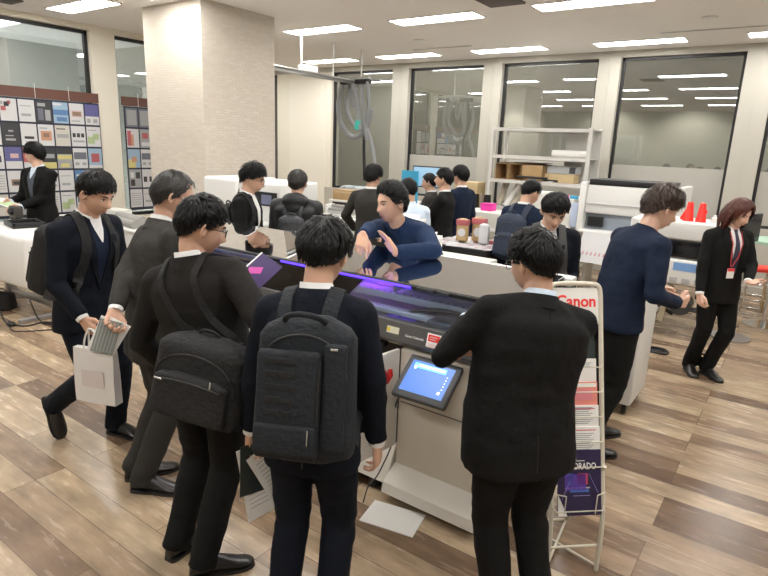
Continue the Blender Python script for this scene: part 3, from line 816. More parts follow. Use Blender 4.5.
# back wall: sill band, head band, mullions, solid bay
MUL = [(-7.04, -6.66), (-5.04, -4.68), (-3.01, -2.67), (-.97, -.60), (1.05, 1.42)]
q = MB()
q.bx(XJ, XR, BY, BY+.25, 0, .95); q.bx(XJ, XR, BY, BY+.25, 3.40, CZ)
struct('wall_back', q, CREAM, smooth=0)
q = MB(); q.bx(-10.33, -8.66, BY-.01, BY+.25, .95, 3.4); struct('wall_bay', q, CREAM2, smooth=0)
q = MB(); q.bx(-9.93, -8.84, BY-.02, BY, .3, 3.27, .004); struct('trim_1', q, mat('door_panel_cream', (.86, .82, .72), .5), smooth=0)
for i, (a, b_) in enumerate(MUL):
    q = MB(); q.bx(a, b_, BY-.04, BY+.25, .95, 3.40); q.bx((a+b_)/2-.012, (a+b_)/2+.012, BY-.046, BY-.04, .95, 3.40)
    struct('trim_%d' % (i+2), q, CREAM, smooth=0)
q = MB(); q.bx(XJ, XR, BY-.05, BY, 0, .10); struct('baseboard_back', q, CREAM, smooth=0)
wins = [(-11.5, -10.33), (-8.66, -7.04), (-6.66, -5.04), (-4.68, -3.01), (-2.67, -.97), (-.60, 1.05), (1.42, 3.4)]
for i, (a, b_) in enumerate(wins):
    q = MB(); t = .045; yy = BY+.06
    q.bx(a, b_, yy, yy+.06, 3.40-t, 3.40); q.bx(a, b_, yy, yy+.06, .95, .95+t); q.bx(a, a+t, yy, yy+.06, .95, 3.4); q.bx(b_-t, b_, yy, yy+.06, .95, 3.4)
    w = struct('window_%d' % (i+1), q, BFRAME, smooth=0)
    q = MB(); q.bx(a+t, b_-t, yy+.025, yy+.035, .95+t, 3.40-t); q.build('glass', WGLASS, w, 0)
    if i > 1:
        q = MB(); q.bx(a+t, b_-t, yy+.018, yy+.022, .95+t, 1.76); q.build('frosted_film', FILM, w, 0)
# left wall with its windows, and the recess behind the column
q = MB(); q.bx(LX-.25, LX, YN, YJ, 0, .6); q.bx(LX-.25, LX, YN, YJ, 3.42, CZ); q.bx(LX-.25, LX, 4.93, 5.32, .6, 3.42); q.bx(LX-.25, LX, YN, -2.2, .6, 3.42)
struct('wall_left', q, CREAM2, smooth=0)
q = MB(); q.bx(XJ, LX, YJ-.1, YJ, 0, CZ); q.bx(XJ-.15, XJ, YJ, BY, 0, CZ); struct('wall_recess', q, CREAM, smooth=0)
for i, (a, b_) in enumerate([(-2.2, 1.2), (1.2, 4.93), (5.32, 6.5)]):
    q = MB(); t = .05; xx = LX-.14
    q.bx(xx, xx+.06, a, b_, 3.42-t, 3.42); q.bx(xx, xx+.06, a, b_, .6, .6+t); q.bx(xx, xx+.06, a, a+t, .6, 3.42); q.bx(xx, xx+.06, b_-t, b_, .6, 3.42)
    w = struct('window_%d' % (i+8), q, BFRAME, smooth=0)
    q = MB(); q.bx(xx+.025, xx+.035, a+t, b_-t, .6+t, 3.42-t); q.build('glass', WGLASS, w, 0)
# what stands outside the windows at night: a neighbouring facade, seen dimly
OUTW = mat('facade_plaster', (.31, .305, .275), .9, var=(.5, .2))
q = MB(); q.bx(-14, 5, BY+2.6, BY+2.8, 0, 4.6)
struct('wall_outside_back', q, OUTW, smooth=0)
q = MB(); q.bx(LX-3., LX-2.8, -4, 6.4, 0, 4.6)
for y in (2.2, 3.2, 4.5): q.bx(LX-2.8, LX-2.62, y, y+.22, 0, 4.4)
struct('wall_outside_left', q, mat('facade_grey', (.40, .42, .40), .9), smooth=0)
# column
q = MB(); q.bx(-7.23, -6.06, 4.63, 5.80, 0, CZ); struct('column', q, stone_mat(), smooth=0)
# ceiling lights
LIGHT = mat('light_panel', (1, 1, 1), .5, emit=((1., .98, .945), 15))
LFR = mat('light_frame', (.85, .85, .82), .4)
lights = {(-8.05, 9.2): 'far row, first from the left', (-6.2, 9.2): 'far row, second from the left', (-4.27, 9.25): 'far row above the second tall window from the left', (-2.28, 9.32): 'far row above the white rack',
          (-.32, 9.3): 'far row at the right edge, above the long haired person', (-6.03, 6.7): 'nearer row, just right of the stone column', (-4.15, 6.75): 'nearer row in the middle, above the hoses',
          (-2.20, 6.75): 'nearer row, cut by the top of the photo', (-7.88, 4.2): 'left of the stone column'}
def ceil_light(x, y, label, grp=None):
    t = thing('ceiling_light', label, 'ceiling light', (x, y, CZ), 0, grp)
    q = MB(); w, d = 1.24, .36
    q.bx(-w/2, w/2, -d/2, -d/2+.015, -.012, .004); q.bx(-w/2, w/2, d/2-.015, d/2, -.012, .004); q.bx(-w/2, -w/2+.015, -d/2, d/2, -.012, .004); q.bx(w/2-.015, w/2, -d/2, d/2, -.012, .004)
    q.build('light_frame', LFR, t, 0)
    q = MB(); q.bx(-w/2+.015, w/2-.015, -d/2+.015, d/2-.015, -.008, -.002); q.build('diffuser', LIGHT, t, 0)
    return t
for (x, y), l in lights.items(): ceil_light(x, y, 'white glowing ceiling panel light, '+l)
for y in (4.25, 1.8, -.65):
    for x in (-8.0, -6.08, -4.15, -2.22, -.3, 1.65):
        if y > 4 and x < -7: continue
        ceil_light(x, y, 'ceiling panel light outside the photo, nearer the camera', 'ceiling lights nearer the camera')
ceil_light(-9.2, 7.6, 'added unseen ceiling panel light hidden behind the stone column'); ceil_light(-10.3, 8.6, 'added unseen ceiling panel light in the recess beyond the stone column')  # two panels added out of view to brighten the dim far left
for y in (6.75, 9.2): ceil_light(1.65, y, 'ceiling panel light outside the photo, far right', 'ceiling lights at far right'); 
ceil_light(-.3, 6.75, 'ceiling panel light just above the right top of the photo', None)
# slit air vents, downlight and detector caps
def slit(x0, x1, y, lab):
    t = thing('air_vent', lab, 'vent', ((x0+x1)/2, y, CZ)); w = x1-x0
    q = MB(); q.bx(-w/2, w/2, -.035, -.02, -.006, .003); q.bx(-w/2, w/2, .02, .035, -.006, .003); q.build('vent_frame', LFR, t, 0)
    q = MB(); q.bx(-w/2, w/2, -.02, .02, -.003, -.001); q.build('slot', BFRAME, t, 0)
slit(-5.75, -4.65, 8.68, 'dark slit air vent in the ceiling left of centre, before the far lights')
slit(-1.9, .3, 8.75, 'long dark slit air vent in the ceiling at the right')
for (px, py), l in {(419, 40): 'small round ceiling disc in the middle of the ceiling', (710, 17): 'small round ceiling disc near the top right'}.items():
    p = atz(px, py, CZ); q = MB(); q.lathe([(.09, -.002), (.085, -.014), (.05, -.02), (.001, -.021)]); q.v.append(V((0, 0, -.002)))
    o = q.build('ceiling_detector', LFR); tag(o, l, 'smoke detector', loc=p)
p = atz(500, 0, CZ); q = MB(); q.box((0, 0, -.01), (.42, .42, .02), None, .004); o = q.build('ceiling_vent', mat('vent_brown', (.10, .08, .07), .6)); tag(o, 'dark square ceiling vent cut by the top edge of the photo', 'vent', loc=p)
p = atz(2, -1, CZ)
q = MB(); q.box((0, 0, -.008), (.35, .35, .016), None, .004); o = q.build('ceiling_vent', mat('vent_brown', (.10, .08, .07), .6)); tag(o, 'dark ceiling vent cut by the top left corner of the photo', 'vent', loc=p)
# outside lights that wash the facade; the area ones are added fill
def lamp(kind, loc, power, size, rot=(0, 0, 0), color=(1, .93, .8), name='facade_light'):
    ld = bpy.data.lights.new(name, kind); ld.energy = power; ld.color = color
    if kind == 'AREA': ld.shape = 'RECTANGLE'; ld.size = size[0]; ld.size_y = size[1]
    elif kind == 'SPOT': ld.spot_size = R(size); ld.spot_blend = .6; ld.shadow_soft_size = .05
    else: ld.shadow_soft_size = size
    o = bpy.data.objects.new(name, ld); col.objects.link(o); o.location = loc; o.rotation_euler = [R(a) for a in rot]; return o
for x in (-5.6, -3.4, -1.9, -.25, 1.6): lamp('SPOT', (x, BY+1.9, 2.75), 38, 120, (38, 0, 0))
lamp('AREA', (-8, BY+1.4, 4.4), 120, (6, .5)); lamp('AREA', (-2, BY+1.4, 4.4), 60, (8, .5))  # added unseen fill for the facade behind the back windows
lamp('AREA', (LX-.9, 2.2, .35), 190, (.4, 8), (0, 125, 0), color=(.88, .96, 1))  # added fill below the sill, brightens the facade behind the left windows
# night beyond
w = bpy.data.worlds.new('night'); sc.world = w; w.use_nodes = True; w.node_tree.nodes['Background'].inputs[0].default_value = (.02, .025, .035, 1); w.node_tree.nodes['Background'].inputs[1].default_value = 1
sc.view_settings.view_transform = 'Standard'; sc.view_settings.look = 'None'; sc.view_settings.gamma = 1; sc.view_settings.use_curve_mapping = False
sc.view_settings.exposure = 0.66
# ---------------------------------------------------------------- the people in the photo
def by_head(px, py, dep):
    p = at(px, py, dep); return (p.x, p.y), p.z-.02
def ground(px, py):
    p = atz(px, py, 0); return (p.x, p.y)
TIE = mat('tie_dark', (.03, .03, .06), .5)

# 1 foreground, navy suit with box backpack
A5 = person('man seen from behind in navy suit wearing a dark boxy backpack, in front of printer', ground(311, 620), 114, h=1.66, bw=1.0, lean=11, side=-2, look=(-6, 26, 0),
            lh=(-.28, .04, .84), rh=(.245, .07, .85), lpole=(-.9, -1, 0), rpole=(.9, -1, 0), lhand=dict(curl=.95), rhand=dict(curl=.7), jmat=NAVYSUIT, tmat=NAVYSUIT, hair='short', hmat=HAIRB, hthick=1.5, lf=(-.12, 0, 0, 10, 0), rf=(.14, .03, 0, -14, 0), hem=-.16, seed=5)
# 2 suit with shoulder bag, glasses
A4 = person('man in black suit and glasses with slouching black bag, holding a purple leaflet', ground(216, 552), 108, h=1.70, bw=1.10, lean=3, side=-12, look=(-44, 18, 0),
            lh=(-.26, .10, .86), rh=('w', at(246, 293, 2.45)), rpole=(.9, -.6, -.6), lpole=(-.7, -1, 0), rhand=dict(curl=.6), lhand=dict(curl=.6), jmat=BROWNSUIT, tmat=DARKTROU, hair='short', hthick=1.1, glasses=BLACKP, lf=(-.13, .06, 0, -12, 0), rf=(.14, -.06, 0, -50, 0), seed=4)
# 3 older man
A3 = person('older man with thinning grey hair in dark grey suit, booklets in his lowered left hand', ground(166, 482), 74, h=1.77, bw=1.10, side=-5, lean=13, look=(-20, 14, 0),
            lh=('w', at(107, 330, 2.75)), rh=(.24, .14, .86), lhand=dict(curl=.7, n=(1, 0, 0)), rhand=dict(curl=.6), lpole=(-.6, -1, 0), jmat=CHARSUIT, tmat=CHARSUIT, hair='receding', hmat=HAIRG, glasses=METAL, lf=(-.12, .02, 0, -8, 0), rf=(.10, -.02, 0, -40, 0), seed=3, skin=SKIN, hipx=-.03)
# 4 navy suit, walking, white bag
A2 = person('man in navy suit with black backpack stepping forward, white paper bag in his hand', ground(98, 437), 14, h=1.74, bw=1.04, lean=12, look=(4, 24, 0),
            lh=(-.22, .20, .88), rh=(.22, .22, .90), rhand=dict(curl=1.1), lhand=dict(curl=.8), rpole=(.4, -1, 0), jmat=NAVYSUIT, tmat=NAVYSUIT, hair='short', lf=(-.10, .20, 0, 4, 0), rf=(.10, -.24, .075, -10, 62), seed=2, open_=.10, skin=SKIN, vest=NAVYKNIT)
# 5 heavy man with folded arms
A6 = person('heavyset man in black suit and glasses, seen from behind with chin on hand', (-.745, 2.03), 140, h=1.64, bw=1.20, belly=.07, lean=14, side=10, look=(24, 14, 0),
            lh=(-.15, .31, 1.29), rh=(-.02, .33, 1.12), lpole=(-.8, .2, -1), rpole=(.8, .3, -1), lhand=dict(d=('w', (.8, .4, .25)), n=('w', (.2, -.3, -.9)), curl=.8), rhand=dict(d=(-1, .1, .1), curl=.4),
            jmat=BLACKSUIT, tmat=BLACKSUIT, shirt=SHIRTB, hair='short', hthick=1.25, glasses=BLACKP, lf=(-.12, 0, 0, 12, 0), rf=(.13, 0, 0, -12, 0), seed=6, hem=-.19)
# 6 demonstrator
A7 = person('man in navy polo sweater leaning on the back of the printer, explaining', (-2.20, 3.50), 262, h=1.80, bw=1.06, lean=47, hipy=-.08, look=(-8, 6, 4), skin=SKIN,
            lh=('w', (-1.96, 2.88, 1.285)), rh=('w', at(348, 240, 3.35)), lpole=(-1, .1, -.2), rpole=(1, .0, .1), rhand=dict(d=('w', (.35, -.5, -.55)), n=('w', (0, -.3, -1)), curl=.75, point=True), lhand=dict(d=('w', (-.72, .05, .70)), n=('w', (-.6, -.6, -.3)), curl=.12, spread=.03, thumb=.1),
            jmat=NAVYPOLO, tmat=BLACKSUIT, jname='polo_sweater', collar=False, turtleneck=True, cuffs=False, hair='swept', hthick=.9, seed=7)
# 7 profile with glasses behind the printer
p, h = by_head(244, 160, 5.15)
A8 = person('man in black suit, glasses and backpack in right profile, behind the printer', p, 28, h=h, lean=4, look=(6, 18, 0), jmat=BLACKSUIT, tmat=DARKTROU, hair='tousled', glasses=BLACKP, open_=.16, seed=8, vox=.006, lh=(-.2, .22, .92), rh=(.2, .22, .92), bw=.94)
# 8 puffer jacket
p, h = by_head(297, 168, 5.5)
A9 = person('person seen from behind in a black hooded puffer jacket with a small black backpack', p, 118, h=h, bw=1.14, loose=1.12, look=(0, 8, 0), jmat=PUFFER, tmat=BLACKSUIT, jname='puffer_jacket', collar=False, turtleneck=True, cuffs=False, hair='short', hmat=HAIRG, seed=9, vox=.006, disp_=.009)
q = MB(); c = A9.spine(.50)+A9.frame(.5) @ V((0, -.07, 0)); q.ell(c, (.135, .085, .085)); q.ell(c+V((0, -.03, -.06)), (.10, .06, .07))
link_mesh('hood', remesh(q, 'hood', .01, 3, lambda v: .008*noise.noise(v*16)), PUFFER, A9.root)
# 9 curly hair from behind
p, h = by_head(372, 163, 6.4)
A10 = person('man with curly black hair and dark jacket seen from behind, near the plastic bin', p, 105, h=h, look=(-10, 10, 0), jmat=CHARSUIT, tmat=DARKTROU, hair='tousled', hthick=.85, seed=10, vox=.007, lh=(-.26, .18, .95), lpole=(-1, -.6, 0))
# 10 light blue shirt
p, h = by_head(411, 176, 5.7)
A11 = person('man in a light blue shirt seen from behind, left of the man in black suit', p, 150, h=h, look=(14, 10, 0), jmat=SHIRTB, tmat=DARKTROU, jname='dress_shirt', collar=True, shirt=SHIRTB, cuffs=False, vent=False, hair='crop', hthick=1.2, seed=11, vox=.007, lh=(-.2, .36, 1.06), lpole=(-1, -.4, -.3), loose=.98)
p, h = by_head(432, 171, 7.5)
A12 = person('balding man in dark grey jacket, left profile, half hidden by the folded-arms man', p, 200, h=h, look=(0, 8, 0), jmat=CHARSUIT, tmat=DARKTROU, hair='receding', hthick=.9, seed=12, vox=.007)
p, h = by_head(446, 166, 6.5)
A13 = person('black suited man in left profile with folded arms, beside the red packets', p, 195, h=h, look=(0, -2, 0), jmat=BLACKSUIT, tmat=BLACKSUIT, hair='short', hthick=.8, seed=13, vox=.007, lh=(.06, .27, 1.12), rh=(-.08, .25, 1.16), lpole=(-1, 0, -.6), rpole=(1, 0, -.6))
p, h = by_head(463, 164, 7.2)
A14 = person('person with bobbed black hair in navy jacket, behind the folded-arms man', p, 165, h=h, bw=.9, look=(6, 6, 0), jmat=NAVYKNIT, tmat=BLACKSUIT, hair='fringe', hthick=1.0, seed=14, vox=.007)
p, h = by_head(525, 176, 5.6)
A15 = person('man in navy suit with a navy backpack bending his head over the table of samples', p, 82, h=h, lean=6, look=(-22, 24, 0), jmat=NAVYKNIT, tmat=NAVYSUIT, hair='crop', hthick=1.3, seed=15, vox=.007, bw=1.0)
p, h = by_head(552, 192, 4.1)
A16 = person('man facing the camera with bowed head, behind the heavyset man', p, -62, h=h+.05, lean=6, look=(10, 33, 0), jmat=NAVYSUIT, tmat=NAVYSUIT, hair='short', hthick=1.1, seed=16, vox=.006, open_=.16, rh=(.15, .25, 1.0), lh=(-.15, .25, 1.0))
# navy sweater, brown hair
A17 = person('man with brown hair in navy sweater and dark grey trousers leaning forward in right profile', (-.80, 3.80), 48, h=1.78, bw=1.04, lean=20, hipy=-.06, look=(-8, 22, 0), jmat=NAVYKNIT, tmat=DARKTROU, jname='sweater', collar=False, turtleneck=True, cuffs=False, hair='tousled', hmat=HAIRBR, hthick=.9, hem=-.10, seed=17, skin=SKIN3,
             lh=(-.20, .36, 1.0), rh=(.20, .20, 1.03), rpole=(.5, -1, -.3), rhand=dict(d=(-.3, 1, 0), n=(-1, 0, .2), curl=.9), lf=(-.12, .10, 0, 6, 0), rf=(.12, -.10, 0, -10, 0))
# long haired person on the right
A18 = person('person with long auburn hair, black suit, dark tie and red name tag', ground(703, 377), -46, h=1.62, bw=.98, lean=1, look=(8, 22, 0), jmat=BLACKSUIT, tmat=BLACKSUIT, hair='long', hmat=HAIRR, seed=18, open_=.08, tie=TIE, skin=SKIN3,
             rh=(.27, .10, .86), lh=('w', at(748, 282, 4.75)), lpole=(-1, -.6, -.4), lhand=dict(d=(-.1, 1, .1), n=(.2, 0, 1), curl=.3), rhand=dict(curl=.8, d=(-.1, .2, -1)), rknee=(.15, 1, 0), lknee=(-.1, 1, 0), lf=(-.07, .07, 0, 0, 0), rf=(.08, -.05, 0, -20, 0))
# behind the left counter
p, h = by_head(35, 141, 6.9)
A1 = person('man in open dark jacket behind the left counter, looking left, papers in hand', p, -70, h=h, look=(-105+30, 2, 0), jmat=BLACKSUIT, tmat=BLACKSUIT, hair='fringe', hthick=1.05, seed=19, vox=.007, open_=.05, shirt=SHIRTB, vest=mat('vest_grey', (.07, .085, .11), .8, bump=(30, .6)), lh=(-.02, .30, 1.02), rh=(.18, .26, 1.06), skin=SKIN3)
# ---------------------------------------------------------------- the big printer in the middle
BEIGE = mat('printer_beige', (.80, .745, .65), .45, spec=.5)
BEIGE2 = mat('printer_beige_light', (.76, .72, .65), .42)
DSILV = mat('dark_silver', (.14, .135, .13), .38, .5)
DKGREY = mat('dark_grey_plastic', (.045, .048, .052), .45)
MGREY = mat('mid_grey_metal', (.58, .63, .67), .4, .2)
WHITEM = mat('machine_white', (.74, .74, .72), .4)
WHITE2 = mat('machine_offwhite', (.66, .65, .60), .45)
PAPER = mat('paper_white', (.82, .81, .78), .7)
REDP = mat('red_plastic', (.55, .02, .02), .35)
RED2 = mat('bright_red_plastic', (.85, .04, .03), .35)
CHROME = mat('chrome', (.75, .75, .75), .15, 1.)
STEEL = mat('brushed_steel', (.45, .45, .46), .35, .9)
CARD = mat('cardboard', (.45, .30, .15), .85, var=(8, .12))
LIDG = glass_mat('lid_glass', .72, (.40, .48, .85))
FRONTG = glass_mat('front_window_glass', .05, (.85, .90, .96))
NAVYG = mat('glossy_navy_cover', (.012, .022, .085), .10, spec=.9, coat=1.)
LEDP = mat('led_purple', (.2, .1, 1), .4, emit=((.07, .03, 1.), 1.3))
INK = mat('print_ink', (.03, .03, .03), .6)

PX, PY = -2.52, 2.46                            # centre of the front edge of the printer
pr = thing('large_format_printer', 'long beige roll printer with reflective dark glass lid in the middle of the group', 'printer', (PX, PY, 0))
XA, XB = -1.53, 1.50                            # ends, local
HX = .90                                        # door hinge
q = MB(); q.bx(XA, XA+.06, .0, .72, .12, .90, .01); q.bx(XA+.06, XB, .10, .72, .12, .86); q.bx(XA, XB, .68, .76, .12, 1.16, .01)
q.bx(XA, XB, .04, .72, .86, .90); q.build('cabinet_body', BEIGE, pr)
q = MB(); q.bx(HX+.004, XB, .0, .10, .17, .862, .008); q.build('front_panel', BEIGE, pr)
q = MB(); q.prism([(0, .195), (-.03, .185), (-.15, .105), (-.165, .05), (0, .05)], Matrix(((0, 0, 1, HX+.0), (1, 0, 0, .04), (0, 1, 0, 0), (0, 0, 0, 1))), XB-HX-.02); q.build('base_foot', BEIGE2, pr)
q = MB(); q.prism([(0, .30), (-.02, .30), (-.10, .13), (-.12, .075), (0, .075)], Matrix(((0, 0, 1, XA), (1, 0, 0, .04), (0, 1, 0, 0), (0, 0, 0, 1))), HX-XA-.004); q.build('base_foot', BEIGE2, pr)
q = MB()                                        # seams
q.bx(HX+.02, XB, -.0025, .0, .555, .559); q.bx(HX-.002, HX+.004, -.001, .06, .30, .86); q.build('panel_seam', DKGREY, pr, 0)
for x in (-1.3, .0, .78, 1.35):
    q = MB(); q.cyl((x, -.03 if x > .7 else .2, 0), (x, -.03 if x > .7 else .2, .085), .032, .026, 20); q.build('levelling_foot', BLACKP, pr)
# open door and the roll drawer cavity behind it
M = Matrix.Translation((HX-.004, -.005, 0)) @ Matrix.Rotation(R(263), 4, 'Z')
d = bpy.data.objects.new
q = MB(); q.box((.24, .0, .575), (.48, .022, .57), None, .006); q.v = [M @ v for v in q.v]; door = q.build('door', mat('door_beige_light', (.66, .64, .60), .4), pr)
q = MB()
for s_ in (-1, 1): q.tube([M @ V((.12+s_*.006, .018, .70)), M @ V((.12+s_*.020, .034, .745)), M @ V((.12+s_*.022, .030, .775))], [.014, .016, .011], 12)
q.build('red_clip', REDP, door)
for i, (x0, x1) in enumerate(((-1.46, -.30), (-.29, HX-.01))):
    q = MB()
    if i == 0: q.bx(x0, x1, .0, .10, .30, .58, .008); q.build('roll_drawer', BEIGE, pr); q = MB(); q.bx(x0, x1, .0, .10, .585, .86, .008); q.build('roll_drawer', BEIGE, pr)
    else: q.bx(x0, x1, .04, .10, .30, .58, .008); q.build('roll_drawer', BEIGE, pr); q = MB(); q.bx(x0, x1, .075, .10, .59, .86); q.build('drawer_cavity', BLACKP, pr); q = MB(); q.cyl((x0+.03, .04, .72), (x1-.06, .04, .72), .05, None, 24); q.build('media_roll', PAPER, pr)
q = MB(); q.bx(.42, .80, -.015, .03, .845, .87, .004); q.box((.55, -.02, .84), (.10, .03, .03), (0, 0, 10), .006); q.build('cable_tray', BLACKP, pr)
# dark silver apron with its stickers and lettering
q = MB(); q.prism([(-.02, .895), (-.03, .91), (-.005, 1.005), (.05, 1.005), (.05, .895)], Matrix(((0, 0, 1, XA-.01), (1, 0, 0, 0), (0, 1, 0, 0), (0, 0, 0, 1))), XB-XA+.02); apron = q.build('apron', DSILV, pr)
def on_apron(x, v):                             # matrix of a spot on the apron: x local, v 0..1 up
    return Matrix.Translation((x, lerp(-.031, -.006, v), lerp(.91, 1.005, v))) @ Matrix.Rotation(R(90-14.7), 4, 'X')
def label_(x, v, w, h, m_, nm, par=apron, z=.0008):
    q = MB(); q.box((0, 0, 0), (w, h, .0016)); M = on_apron(x, v); q.v = [M @ (p_+V((0, 0, z))) for p_ in q.v]; return q.build(nm, m_, par, 0)
label_(.86, .52, .078, .036, mat('label_cream', (.70, .68, .52), .5), 'warning_label')
label_(.833, .52, .020, .020, mat('label_yellow', (.75, .60, .05), .5), 'warning_symbol', z=.002)
label_(1.115, .48, .080, .072, PAPER, 'notice_sticker'); label_(1.115, .60, .066, .034, RED2, 'notice_sticker_red', z=.002)
q = MB()
for k in range(3): M = on_apron(1.115, .28-.08*k); q.add([M @ V(p_) for p_ in ((-.03, -.0015, .0025), (.03-.01*k, -.0015, .0025), (.03-.01*k, .0015, .0025), (-.03, .0015, .0025))], [(0, 1, 2, 3)])
for k in range(2): M = on_apron(1.115, .66-.12*k); q.add([M @ V(p_) for p_ in ((-.024, -.003, .0035), (.024-.008*k, -.003, .0035), (.024-.008*k, .003, .0035), (-.024, .003, .0035))], [(0, 1, 2, 3)])
q.build('notice_print', mat('print_pale', (.7, .45, .42), .6), apron, 0)
q = MB(); add_text(q, 'Canon Colorado', .017, on_apron(1.0, .40) @ Matrix.Translation((0, 0, .0008)), .0003); q.build('lettering', WHITEP, apron, 0)
# print bay behind the front window
q = MB(); q.bx(XA, XB, .02, .70, .955, .975); q.bx(XA, XA+.05, .0, .72, .9, 1.17); q.bx(XB-.05, XB, .0, .72, .9, 1.17); q.bx(XA, XB, .66, .70, .95, 1.17); q.build('print_bay', mat('bay_grey', (.16, .18, .20), .4), pr)
q = MB(); q.bx(XA+.05, XB-.05, .22, .34, 1.045, 1.085, .006); rail = q.build('carriage_rail', MGREY, pr)
q = MB()
for k in range(58): q.cyl((XA+.12+.048*k, .245, 1.085), (XA+.12+.048*k, .245, 1.0875), .007, None, 10)
q.build('rail_holes', DKGREY, rail)
q = MB(); q.bx(XA+.05, XB-.05, .08, .12, 1.01, 1.035, .004); q.bx(XA+.05, XB-.05, .15, .19, .985, 1.02, .004); q.build('platen_bar', MGREY, pr)
q = MB(); q.bx(1.02, 1.46, .05, .20, .98, 1.035, .012); q.build('print_carriage', mat('carriage_grey', (.13, .15, .17), .3, .4), pr)
q = MB()
for k in range(6): q.tube(bez((.82, .10+.012*k, 1.0), (.95, .12+.01*k, 1.09), (1.15, .20, 1.08), (1.44, .20, 1.02), 14), .007, 8)
q.build('ink_tubes', BLACKP, pr)
q = MB(); q.bx(.74, .90, .07, .17, .978, .998, .006); q.build('uv_lamp_block', mat('purple_block', (.06, .03, .35), .4, emit=((.15, .05, .8), .15)), pr)
# hinge edge with its purple led line, the front window and the lid
q = MB(); q.bx(XA, XB, .14, .18, 1.155, 1.18, .006); q.bx(XA, XB, .70, .76, 1.16, 1.232, .006); q.build('lid_frame', BLACKP, pr)
q = MB(); q.bx(-.15, .86, .135, .150, 1.160, 1.172); q.build('led_strip', LEDP, pr, 0)
q = MB(); q.bx(.90, 1.0, .132, .142, 1.160, 1.176); q.bx(1.03, 1.10, .132, .142, 1.160, 1.176); q.build('edge_clips', DKGREY, pr, 0)
def slab(p0, p1, x0, x1, t):                    # sheet between two (y,z) lines
    (y0, z0), (y1, z1) = p0, p1; n = V((0, -(z1-z0), (y1-y0))).normalized()*t; a = [V((x, y, z)) for x, y, z in ((x0, y0, z0), (x1, y0, z0), (x1, y1, z1), (x0, y1, z1))]
    return a+[v-n for v in a], [(0, 1, 2, 3), (7, 6, 5, 4), (0, 4, 5, 1), (1, 5, 6, 2), (2, 6, 7, 3), (3, 7, 4, 0)]
q = MB(); q.add(*slab((.02, 1.006), (.150, 1.168), -.20, XB-.03, .005)); q.build('front_window', FRONTG, pr, 0)
q = MB(); q.add(*slab((.02, 1.006), (.150, 1.172), XA, -.20, .006)); q.tube([(XA, .11, 1.150), (-.2, .11, 1.150)], .022, 10); q.build('front_cover', NAVYG, pr, 30)
q = MB(); q.add(*slab((.15, 1.184), (.735, 1.240), XA, XB, .006)); q.build('glass_lid', LIDG, pr, 0)
q = MB(); q.bx(.70, .705, .2, .7, 1.10, 1.165); q.bx(.1, 1.4, .50, .52, 1.09, 1.15); q.bx(.3, 1.3, .36, .44, 1.02, 1.09, .01); q.build('inner_frame', MGREY, pr)
q = MB(); q.bx(.30, XB+.04, .762, .86, 1.175, 1.225, .01); q.build('rear_rail', WHITEM, pr)
# tilted touch panel on its arm
mc = (atz(411, 354, .85)+atz(444, 409, .70)).to_4d().to_3d()/2
M = Matrix.Translation(V(mc)-V((PX, PY, 0))) @ Matrix.Rotation(R(2), 4, 'Z') @ Matrix.Rotation(R(38), 4, 'X')
def loc_(q, M): q.v = [M @ v for v in q.v]; return q
q = MB(); q.box((0, 0, -.015), (.305, .25, .030), None, .008); mon = loc_(q, M).build('touch_panel', DKGREY, pr)
q = MB(); q.box((0, .004, .001), (.245, .185, .002)); loc_(q, M).build('screen', mat('screen_blue', (.02, .08, .3), .3, emit=((.04, .17, .60), .6)), mon, 0)
q = MB(); q.box((-.01, .068, .0025), (.185, .028, .001)); loc_(q, M).build('screen_header', mat('screen_cyan', (.1, .5, .8), .3, emit=((.10, .55, .85), .9)), mon, 0)
q = MB(); q.box((.0, .070, .0032), (.15, .013, .001)); q.box((-.09, .055, .0032), (.012, .02, .001)); q.box((.092, -.055, .0032), (.014, .016, .001))
for k in range(5): q.box((.100, .04-.018*k, .0032), (.006, .006, .001))
loc_(q, M).build('screen_icons', mat('screen_white', (.7, .8, .9), .3, emit=((.7, .85, .95), .8)), mon, 0)
q = MB(); a = M @ V((0, 0, -.03)); q.tube([a, a+V((0, .10, -.03)), V((a.x, .02, a.z-.06))], .018, 12); q.build('panel_arm', DKGREY, pr)
q = MB(); q.tube(spline([M @ V((-.08, -.05, -.03)), (HX+.01, -.03, .55), (HX-.0, -.01, .35), (HX-.02, -.12, .16), (HX-.04, -.19, .10), (HX-.05, -.22, .01)], 5), .004, 8); q.build('panel_cable', BLACKP, pr)
lamp('AREA', (-2.15, 2.98, 1.13), 2.5, (.5, .06), (0, 180, 0), (.30, .10, 1), 'printer_uv_glow')
lamp('SPOT', (-2.07, 2.83, 1.15), 14, 110, (180, 0, 0), (.55, .06, 1), 'printer_uv_lamp').data.shadow_soft_size = .008
q = MB(); q.box((0, 0, .003), (.30, .20, .005), (0, 0, 12)); o = q.build('paper_sheet', PAPER); tag(o, 'white board lying flat on the floor under the printer foot', 'sheet', loc=(-1.47, 2.24, 0))

